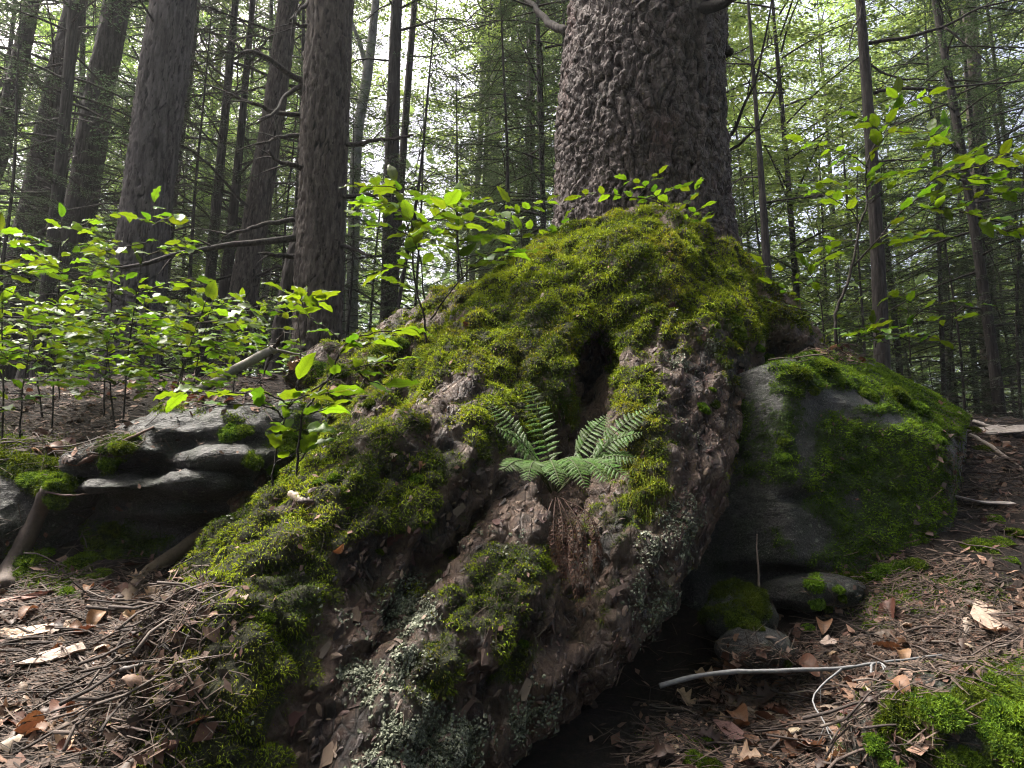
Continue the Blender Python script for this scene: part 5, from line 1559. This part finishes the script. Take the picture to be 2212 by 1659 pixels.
def fern(name, label, fronds, pin, Lp, seed, stalk=(.05, .06, .02), npn=12, droop=.15):
    r = np.random.default_rng(seed)
    base = PP(fronds[0])[0]
    t = thing(name, label, "fern", base)
    for fr_ in fronds:
        n = npn * 2
        w = PP(fr_, n)
        s = np.linspace(0, 1, n)
        f = link("frond", MB().tube(w, .0016 * (1 - .7 * s) + .0004, 5, col=stalk).mesh("stalk", M_WOOD, origin=base), t)
        length = np.linalg.norm(w[-1] - w[0])
        for k in range(int(n * .25), n):
            tan = unit(w[min(k + 1, n - 1)] - w[max(k - 1, 0)])
            u = (k / n - .25) / .75
            pl = Lp * (math.sin(math.pi * min(1, .22 + .78 * u)) ** .8 * (1 - .25 * u) + .06)
            toc = unit(np.array([0, 0, 1.0]) + .75 * unit(np.array([0, 0, CAMZ]) - w[k]))
            side = unit(np.cross(tan, toc))
            for sg in (-1, 1):
                d = unit(side * sg + tan * .35 + np.array([0, 0, -droop]) + r.normal(0, .08, 3))
                z = unit(toc - d * (toc @ d)); y = np.cross(z, d)
                M = Matrix([[d[0], y[0], z[0]], [d[1], y[1], z[1]], [d[2], y[2], z[2]]]).to_4x4()
                o = link("pinna", pin[int(r.integers(3))], f)
                o.matrix_basis = Matrix.Translation(Vector(w[k] - base)) @ M @ Matrix.Scale(pl * r.uniform(.9, 1.1), 4)
    return t
fern("fern", "small silvery-green fern tuft growing in the root crevice below the dark hole", [
    [(1195, 1060, 2.12), (1185, 990, 2.05), (1165, 900, 2.02), (1143, 828, 2.04)], [(1190, 1060, 2.12), (1150, 990, 2.02), (1105, 920, 1.98), (1056, 868, 2.0)], [(1200, 1060, 2.12), (1240, 990, 2.0), (1280, 930, 1.97), (1312, 897, 1.98)],
    [(1205, 1065, 2.12), (1260, 1010, 1.98), (1320, 985, 1.92), (1375, 990, 1.9)], [(1205, 1060, 2.12), (1290, 975, 2.0), (1350, 915, 1.98), (1410, 880, 1.98)], [(1195, 1060, 2.12), (1190, 1000, 1.97), (1195, 1005, 1.88), (1210, 1045, 1.82)],
    [(1190, 1065, 2.12), (1150, 1005, 1.98), (1118, 995, 1.9), (1085, 1015, 1.85)], [(1200, 1060, 2.12), (1240, 1000, 1.97), (1275, 1000, 1.88), (1315, 1040, 1.82)],
    [(1190, 1060, 2.12), (1165, 1000, 2.03), (1120, 950, 1.98), (1075, 925, 1.95)], [(1205, 1062, 2.12), (1275, 1000, 1.98), (1330, 950, 1.94), (1385, 935, 1.92)],
    [(1192, 1062, 2.12), (1165, 1005, 1.97), (1150, 1000, 1.89), (1140, 1035, 1.83)], [(1202, 1062, 2.12), (1245, 1010, 1.97), (1300, 1000, 1.88), (1360, 1035, 1.83)], [(1198, 1060, 2.12), (1215, 995, 1.96), (1240, 1000, 1.87), (1265, 1050, 1.81)]], PINNA, .046, 1)
fern("dead_fern", "withered brown fern fronds hanging down the root crevice", [
    [(1195, 1075, 2.1), (1180, 1120, 1.98), (1170, 1190, 1.95), (1165, 1230, 1.94)], [(1205, 1075, 2.1), (1215, 1130, 1.95), (1215, 1210, 1.9), (1220, 1280, 1.88)], [(1215, 1075, 2.1), (1250, 1130, 1.95), (1262, 1220, 1.9), (1275, 1300, 1.87)], [(1210, 1075, 2.1), (1270, 1110, 1.98), (1290, 1180, 1.94), (1285, 1240, 1.92)], [(1200, 1075, 2.1), (1195, 1140, 1.93), (1200, 1210, 1.9), (1190, 1280, 1.88)], [(1205, 1075, 2.1), (1235, 1140, 1.93), (1240, 1220, 1.88), (1250, 1330, 1.85)]], DPINNA, .03, 2, (.06, .03, .02), 12, .9)
# ---------------------------------------------------------------- forest litter
rl = np.random.default_rng(61)
def dead_leaf_mesh(seed, oak=True):
    r = np.random.default_rng(seed)
    n = 23
    s = np.linspace(0, 1, n)
    w = .29 * np.sin(math.pi * s ** .9) ** .7
    if oak: w = w * (1 - .36 * np.cos(2 * math.pi * 4.0 * s + r.uniform(-.4, .4))) * .85
    w[0] = .01; w[-1] = .01
    cu = r.uniform(.2, 1.0) * r.choice([-1, 1]); tw = r.normal(0, .3)
    z = .22 * np.sin(s * 3 + r.uniform(0, 6)) * r.uniform(.4, 1.2)
    rows = []
    for f in (-1, -.5, 0, .5, 1):
        y = w * f
        zz = z + cu * y ** 2 * 3.2 + tw * y * s + .022 * r.normal(0, 1, n) * abs(f)
        rows.append(np.stack([s - .5, y, zz], 1))
    v = np.concatenate(rows)
    i = np.arange(n - 1)
    q = np.concatenate([np.stack([k * n + i, (k + 1) * n + i, (k + 1) * n + i + 1, k * n + i + 1], 1) for k in range(4)])
    c = np.array([(.14, .065, .036), (.23, .145, .10), (.34, .26, .2), (.10, .04, .024), (.16, .09, .058), (.07, .043, .033)][seed % 6])
    cc = np.tile(c, (len(v), 1)) * r.uniform(.8, 1.15, (len(v), 1))
    cc[2 * n:3 * n] *= .7
    return MB().add(v, q, None, cc).mesh("dead_leaf", M_DEAD, True)
DLEAF = [dead_leaf_mesh(k, k % 3 != 0) for k in range(12)]
def on_surface(o, p, n, s, rz, lift=.0, tilt=.35, r=rl):
    n = unit(n + r.normal(0, tilt, 3))
    a = r.normal(0, 1, 3); x = unit(np.cross(np.cross(n, a), n)); y = np.cross(n, x)
    M = Matrix([[x[0], y[0], n[0]], [x[1], y[1], n[1]], [x[2], y[2], n[2]]]).to_4x4()
    o.matrix_basis = Matrix.Translation(Vector(p + n * lift)) @ M @ Matrix.Diagonal((s[0], s[1], s[2], 1))
LAB = {"r": ("brown dead oak leaf curled in the litter around the grey birch stick", "oak leaves by the birch stick"),
       "l": ("brown dead leaf lying in the needle litter below the layered boulder", "dead leaves below the layered boulder"),
       "t": ("dead leaf caught in the litter on top of the slope behind the boulders", "dead leaves on the upper slope")}
def litter_leaf(px, py, key, s):
    h = HIT(px, py)
    if h is None or h[0][1] > 7: return
    o = link("dead_leaf", DLEAF[int(rl.integers(12))])
    on_surface(o, h[0], h[1] * .5 + np.array([0, 0, .5]), (s, s, s), 0, .25 * s * .4, .24)
    tag(o, LAB[key][0], "leaf", LAB[key][1])
for cx, cy, sx, sy, n, key in [(1640, 1560, 150, 80, 62, "r"), (1800, 1490, 110, 40, 22, "r"), (1560, 1480, 60, 30, 8, "r"), (1880, 1380, 160, 40, 14, "r"), (2120, 1330, 80, 60, 10, "r"), (1750, 1640, 120, 20, 14, "r"),
        (180, 1400, 130, 90, 42, "l"), (150, 1570, 120, 80, 34, "l"), (300, 1290, 80, 30, 14, "l"), (60, 1330, 60, 40, 8, "l"),
        (110, 950, 90, 35, 22, "t"), (420, 850, 120, 25, 16, "t"), (1850, 760, 80, 14, 16, "t"), (2150, 960, 60, 60, 12, "t"), (640, 790, 60, 20, 6, "t"), (130, 860, 130, 22, 26, "t"), (330, 830, 110, 14, 10, "t")]:
    for k in range(n):
        litter_leaf(cx + rl.normal(0, sx * .6), cy + rl.normal(0, sy * .6), key, rl.uniform(.05, .105) if key == 'r' else rl.uniform(.04, .085))

# bark flakes and wood pieces lying about
def chip(px, py, L, Wd, ang, col, label, cat="bark", name="bark_flake", seed=0):
    h = HIT(px, py)
    p, n = h
    v, qd, tri = flake_mesh(700 + seed, .13, 14)
    mb = MB().add(v * np.array([L * .5, Wd * .9, .05]) , qd, tri, col)
    o = link(name, mb.mesh(name, M_FLAKE, False))
    a = math.radians(ang)
    # long side follows the given direction seen in the picture
    h2 = np.array([math.cos(a), .35 * math.sin(a), math.sin(a)])
    n = unit(n + np.array([0, 0, .3])); x = unit(h2 - n * (h2 @ n)); y = np.cross(n, x)
    M = Matrix([[x[0], y[0], n[0]], [x[1], y[1], n[1]], [x[2], y[2], n[2]]]).to_4x4()
    o.matrix_basis = Matrix.Translation(Vector(p + n * .012)) @ M
    tag(o, label, cat)
chip(2128, 1335, .17, .10, 70, (.42, .31, .24), "large pale tan bark slab lying beyond the mossy ground under the square-edged boulder", seed=1)
chip(1575, 1590, .13, .05, -75, (.16, .085, .075), "dark reddish bark strip standing among the oak leaves", seed=2)
chip(60, 1375, .26, .05, 28, (.42, .29, .20), "long split bark strip lying low in the needle litter", seed=3)
chip(110, 1430, .16, .045, 55, (.36, .27, .22), "pale bark strip pointing up the litter bank", seed=4)
chip(45, 1300, .20, .03, 30, (.22, .10, .07), "reddish bark strip at the top of the needle litter", seed=5)
chip(2110, 1090, .22, .04, -40, (.38, .33, .31), "weathered pale wood strip on the slope past the square-edged boulder", "wood", "wood_strip", 6)
chip(2170, 935, .34, .10, -12, (.36, .31, .27), "broad weathered log slab on the upper slope past the boulder", "wood", "wood_slab", 7)
chip(560, 822, .30, .04, 14, (.14, .07, .05), "red-brown rotten wood sliver behind the layered boulder", "wood", "wood_strip", 8)
chip(1790, 1395, .05, .045, 10, (.42, .32, .27), "small pale bark chip in front of the dark hollow", seed=9)

# named sticks
def stick(name, label, pts, r0, col, seed, forks=(), hit=True, n=26, lift=.01, r1=.55):
    w = []
    for a in pts:
        if len(a) > 2 and a[2] is not None: w.append(P(*a[:3]))
        else:
            h = HIT(a[0], a[1]); w.append(h[0] + np.array([0, 0, lift]))
    w = np.array(w)
    rr_ = np.random.default_rng(seed)
    pts_ = smooth_path(w, n) + np.cumsum(rr_.normal(0, min(r0, .009) * .15, (n, 3)), 0)
    s = np.linspace(0, 1, n)
    base = pts_[0].copy()
    o = link(name, MB().tube(pts_, r0 * (1 - r1 * s) * (1 + (.10 if r0 < .012 else .03) * rr_.normal(0, 1, n)), 9, col=col).mesh(name, M_WOOD, origin=base), None, tuple(base))
    tag(o, label, "branch" if r0 > .006 else "twig")
    for f in forks:
        fw_ = np.array([pts_[int(f[0] * (n - 1))]] + [P(*a) if len(a) > 2 else HIT(*a)[0] + np.array([0, 0, lift]) for a in f[1]])
        m = 14
        ff = smooth_path(fw_, m) + np.cumsum(rr_.normal(0, .0018, (m, 3)), 0)
        mb = MB().tube(ff, np.linspace(f[2], .0007, m), 5, col=f[3] if len(f) > 3 else col)
        for k in range(4):
            i = int(rr_.integers(3, m))
            mb.tube(ff[i] + unit(rr_.normal(0, 1, 3) + np.array([0, -.2, -.4])) * np.linspace(0, .05, 4)[:, None], np.linspace(.0012, .0005, 4), 3, col=col)
        link("side_twig", mb.mesh("side_twig", M_WOOD, origin=base), o)
    return o
stick("birch_stick", "straight grey birch stick lying across the oak leaf litter", [(1425, 1482, 1.93), (1545, 1456, 1.95), (1682, 1451, 1.97), (1818, 1444, 2.0), (1904, 1431, 2.03), (2035, 1413, 2.08)], .0068, (.17, .17, .175), 1,
      [(.78, [(1885, 1450, 1.9), (1890, 1530, 1.75), (1893, 1600, 1.62)], .004), (.82, [(1960, 1490, 1.88), (2010, 1560, 1.75), (2045, 1620, 1.65)], .003), (.6, [(1760, 1500, 1.85), (1790, 1570, 1.75), (1800, 1610, 1.7)], .003), (.99, [(2080, 1450, 1.95), (2140, 1510, 1.85), (2200, 1560, 1.8)], .004), (.8, [(1990, 1640, 1.6), (2040, 1680, 1.58)], .002)])
stick("fallen_branch", "pale fallen branch with a dark stub lying across the litter behind the layered boulder", [(405, 852, 3.1), (485, 818, 3.1), (505, 803, 3.1), (580, 768, 3.15), (600, 758, 3.15)], .017, (.30, .27, .25), 2,
      [(.88, [(575, 795, 3.12), (570, 815, 3.12)], .009, (.03, .02, .018)), (.95, [(608, 735, 3.12), (620, 712, 3.1)], .011, (.04, .025, .022))], r1=-.3)
stick("thin_branch", "thin crooked branch running from the fallen pale branch towards the conifer foot", [(600, 757, 3.15), (640, 765, 3.2), (668, 772, 3.2), (700, 770, 3.3)], .006, (.16, .14, .13), 3)
stick("brown_stick", "brown stick following the upper rim of the layered boulder", [(170, 1010), (215, 985), (280, 950), (330, 925)], .008, (.15, .09, .07), 4)
stick("dead_twig", "short brown twig poking across the mossy tongues", [(100, 1063, 2.42), (150, 1068, 2.4), (215, 1062, 2.42)], .004, (.14, .10, .08), 5)
stick("leaning_twig", "thin pale twig leaning on the mossy left root", [(555, 1180, 1.75), (610, 1110, 1.8), (660, 1040, 1.9), (665, 985, 1.95)], .003, (.2, .17, .14), 6)
stick("leaning_twig", "slim twig standing under the square-edged boulder", [(1640, 1270, 2.36), (1638, 1200, 2.38), (1640, 1150, 2.4)], .004, (.16, .12, .10), 7)
stick("grey_stick", "short grey stick in the needle litter beneath the left root", [(205, 1480), (260, 1460), (330, 1440)], .006, (.2, .18, .17), 8)
stick("pale_stick", "pale forked stick pointing up out of the litter bank", [(215, 1560), (210, 1500), (205, 1440)], .005, (.3, .27, .25), 9)
stick("log", "weathered fallen pole on the slope behind the square-edged boulder", [(2095, 945), (2130, 960), (2165, 985), (2205, 1010)], .014, (.26, .22, .19), 10)
stick("log", "bleached branch crossing the upper slope above the weathered pole", [(2105, 915), (2150, 925), (2205, 930)], .010, (.36, .32, .29), 11)
stick("smooth_root_piece", "smooth tan root emerging from the litter beside the mossy left root", [(250, 1330), (285, 1275), (330, 1225), (400, 1170), (440, 1140)], .03, (.13, .095, .068), 12, r1=.35, lift=-.006)
stick("grey_root_piece", "grey-brown root strip running down the low rounded rock", [(8, 1270), (22, 1220), (50, 1160), (75, 1100), (95, 1050)], .034, (.085, .066, .056), 13, r1=.3, lift=-.008)
# many fine twigs: the largest one by one, the rest as one mass
def twig_shape(r, L, r0):
    n = 6
    s = np.linspace(-.5, .5, n)
    p = np.stack([s * L, .12 * L * np.sin(s * 4 + r.uniform(0, 6)) * r.normal(), .05 * L * r.normal(0, 1, n)], 1)
    return p, np.linspace(r0, r0 * .35, n)
TWG = []
for k in range(8):
    p, w = twig_shape(rl, 1.0, .018)
    mb = MB().tube(p, w, 5, col=[(.055, .041, .035), (.085, .063, .053), (.04, .03, .026), (.13, .105, .09)][k % 4])
    if k % 2:
        i = 3; mb.tube(p[i] + np.linspace(0, 1, 4)[:, None] * np.array([.22, .2 * (-1) ** k, .06]), np.linspace(.011, .004, 4), 4, col=(.12, .09, .08))
    TWG.append(mb.mesh("twig", M_WOOD))
TLAB = {"r": ("thin dead twig in the litter around the grey birch stick", "twigs by the birch stick"), "l": ("thin dead twig in the needle litter below the layered boulder", "twigs below the layered boulder"), "t": ("dead twig strewn on the upper slope behind the boulders", "twigs on the upper slope")}
for cx, cy, sx, sy, n, key, slope in [(1720, 1540, 230, 110, 60, "r", -.3), (2050, 1380, 150, 60, 30, "r", -.5), (150, 1450, 170, 160, 110, "l", .45), (300, 1330, 90, 60, 20, "l", .4), (120, 940, 120, 40, 40, "t", .2), (480, 850, 130, 25, 22, "t", .2), (2140, 1000, 70, 110, 30, "t", -.5), (1860, 770, 90, 16, 14, "t", 0)]:
    for k in range(n):
        h = HIT(cx + rl.normal(0, sx * .6), cy + rl.normal(0, sy * .6))
        if h is None or h[0][1] > 7: continue
        p, nn = h
        L = rl.uniform(.07, .26)
        a = math.atan(slope) + rl.normal(0, .55)
        h2 = np.array([math.cos(a), .5 * math.sin(a), math.sin(a) * .6])
        nn = unit(nn * .5 + np.array([0, 0, .6]) + rl.normal(0, .12, 3)); x = unit(h2 - nn * (h2 @ nn)); y = np.cross(nn, x)
        o = link("twig", TWG[int(rl.integers(8))])
        o.matrix_basis = Matrix.Translation(Vector(p + nn * rl.uniform(.004, .02))) @ Matrix([[x[0], y[0], nn[0]], [x[1], y[1], nn[1]], [x[2], y[2], nn[2]]]).to_4x4() @ Matrix.Diagonal((L, L, L * .8, 1))
        tag(o, TLAB[key][0], "twig", TLAB[key][1])
# needle and twig mat
def mat_patch(lst, seed, k_=1.0, crumb=.28):
    r = np.random.default_rng(seed)
    mb = MB()
    for cx, cy, sx, sy, n, slope in lst:
        for k in range(n):
            h = HIT(cx + r.normal(0, sx * .62), cy + r.normal(0, sy * .62))
            if h is None or h[0][1] > 8: continue
            p, nn = h
            if r.random() > crumb:
                L = r.uniform(.02, .11) * k_; r0 = r.uniform(.0006, .0016) * k_
                a = math.atan(slope) + r.normal(0, .7)
                d = unit(np.array([math.cos(a), .5 * math.sin(a), .7 * math.sin(a)]) + r.normal(0, .2, 3)); d = d - nn * (d @ nn) * .8
                s = np.linspace(-.5, .5, 4)[:, None]
                mb.tube(p + nn * r.uniform(0, .014) + d * L * s + nn * (.02 * L * r.normal(0, 1, (4, 1))), np.full(4, r0), 3, col=np.array((.06, .042, .032)) * r.uniform(.2, 2.0), cap=False)
            else:
                # crumbs of bark and leaf
                L = r.uniform(.008, .026) * k_
                n2 = unit(nn + r.normal(0, .5, 3)); x = unit(np.cross(n2, r.normal(0, 1, 3))); y = np.cross(n2, x)
                q = p + nn * .006 + np.array([x * L, y * L * r.uniform(.3, .7), -x * L * r.uniform(.6, 1), -y * L * r.uniform(.3, .7)])
                mb.add(q, [[0, 1, 2, 3]], None, np.array([(.20, .12, .085), (.10, .05, .035), (.14, .09, .068), (.06, .042, .034)][int(r.integers(4))]) * r.uniform(.6, 1.3))
    return mb
needle = mat_patch([(150, 1450, 190, 190, 3600, .45), (330, 1310, 100, 60, 700, .4), (120, 930, 130, 50, 1500, .2), (500, 845, 180, 28, 900, .2), (80, 1300, 90, 50, 500, .3), (740, 790, 90, 40, 300, .4), (150, 850, 170, 35, 1500, .15), (400, 830, 120, 20, 400, .2)], 71)
lit1 = kind(link("needle_litter", needle.mesh("needle_litter", M_WOOD, False)), "stuff")
tag(lit1, "tangled mat of brown needles and twiglets below and behind the layered boulder", "litter")
needle = mat_patch([(1720, 1540, 240, 120, 2000, -.2), (2050, 1350, 180, 90, 1900, -.4), (1990, 1240, 120, 40, 500, -.3), (2140, 1010, 90, 130, 1300, -.5), (1870, 765, 110, 18, 500, 0), (1900, 1420, 200, 40, 800, -.1), (1450, 1600, 90, 60, 300, 0)], 72)
lit2 = kind(link("needle_litter", needle.mesh("needle_litter", M_WOOD, False)), "stuff")
tag(lit2, "dark crumbly needle and leaf litter around the birch stick and the slope behind it", "litter")

# crumbs caught on the moss
deb = mat_patch([(1300, 600, 220, 110, 160, -.3), (1050, 850, 170, 110, 160, .6), (700, 1130, 190, 90, 170, .5), (450, 1400, 120, 160, 120, .6), (1080, 1350, 90, 140, 60, .5), (820, 920, 120, 80, 160, .5), (1500, 760, 60, 130, 60, .5), (1880, 950, 140, 110, 70, .2), (400, 960, 130, 50, 70, .2), (1990, 1580, 80, 60, 60, 0)], 73, .5, .35)
lit3 = kind(link("needle_debris", deb.mesh("needle_debris", M_WOOD, False)), "stuff")
tag(lit3, "sprinkling of fallen needles and bark crumbs caught on the mossy roots and rocks", "litter")
for a, b, s_ in [(1215, 1040, .02), (1172, 640, .028), (1345, 610, .03), (1265, 600, .022), (905, 1012, .04), (850, 985, .03), (1010, 700, .03), (640, 1075, .05), (660, 1085, .04), (1445, 560, .03), (730, 1180, .03), (520, 1290, .035)]:
    h = HIT(a, b)
    o = link("dead_leaf", DLEAF[int(rl.integers(12))])
    on_surface(o, h[0], h[1], (s_, s_, s_), 0, .006, .3)
    tag(o, "small dead leaf fragment caught on the mossy root", "leaf", "leaf fragments on the mossy root")

# the same litter carries on over the slope to both sides
rw = np.random.default_rng(88)
mb = MB()
lo_hi = [(-4.2, -.9, 1.0, 6.5, 3000), (1.3, 4.2, 1.0, 6.0, 2200), (-.9, 1.3, .75, 1.3, 400)]
for xa, xb, ya, yb, n in lo_hi:
    X_, Y_ = rw.uniform(xa, xb, n), rw.uniform(ya, yb, n)
    Z_ = ground_z(X_, Y_)
    for k in range(n):
        p = np.array([X_[k], Y_[k], Z_[k] + .006])
        if rw.random() < .7:
            d = unit(rw.normal(0, 1, 3) * np.array([1, 1, .15])); L = rw.uniform(.03, .16)
            mb.tube(p + d * L * np.linspace(-.5, .5, 3)[:, None], np.full(3, rw.uniform(.0008, .0025)), 3, col=np.array((.06, .042, .032)) * rw.uniform(.3, 2.0), cap=False)
        else:
            L = rw.uniform(.015, .05); a = rw.uniform(0, 6.3)
            x = np.array([math.cos(a), math.sin(a), rw.normal(0, .25)]); y = np.array([-math.sin(a), math.cos(a), rw.normal(0, .25)])
            mb.add(p + np.array([x * L, y * L * .5, -x * L * .8, -y * L * .5]), [[0, 1, 2, 3]], None, np.array([(.20, .12, .085), (.10, .05, .035), (.14, .09, .068)][int(rw.integers(3))]) * rw.uniform(.6, 1.3))
lit4 = kind(link("needle_litter", mb.mesh("needle_litter", M_WOOD, False)), "stuff")
tag(lit4, "thin scatter of needles, twigs and leaf scraps over the open slope on both sides", "litter")
# ---------------------------------------------------------------- damp forest air
hz = bpy.data.materials.new("damp_air"); hz.use_nodes = True
nt = hz.node_tree
for n in list(nt.nodes): nt.nodes.remove(n)
pv = nt.nodes.new("ShaderNodeVolumePrincipled")
pv.inputs["Color"].default_value = (.93, .96, .97, 1)
pv.inputs["Density"].default_value = .0010
pv.inputs["Anisotropy"].default_value = .45
oo = nt.nodes.new("ShaderNodeOutputMaterial")
nt.links.new(pv.outputs[0], oo.inputs["Volume"])
x0, x1, y0, y1, z0, z1 = -170, 170, -70, 170, -8, 52
hv = np.array([(x, y, z) for x in (x0, x1) for y in (y0, y1) for z in (z0, z1)])
hq = np.array([[0, 1, 3, 2], [4, 6, 7, 5], [0, 4, 5, 1], [2, 3, 7, 6], [0, 2, 6, 4], [1, 5, 7, 3]])
ho = kind(link("haze", mesh_np("haze", hv, [hq], hz, False)), "stuff")
tag(ho, "thin pale damp haze between the trunks of the wood", "haze")
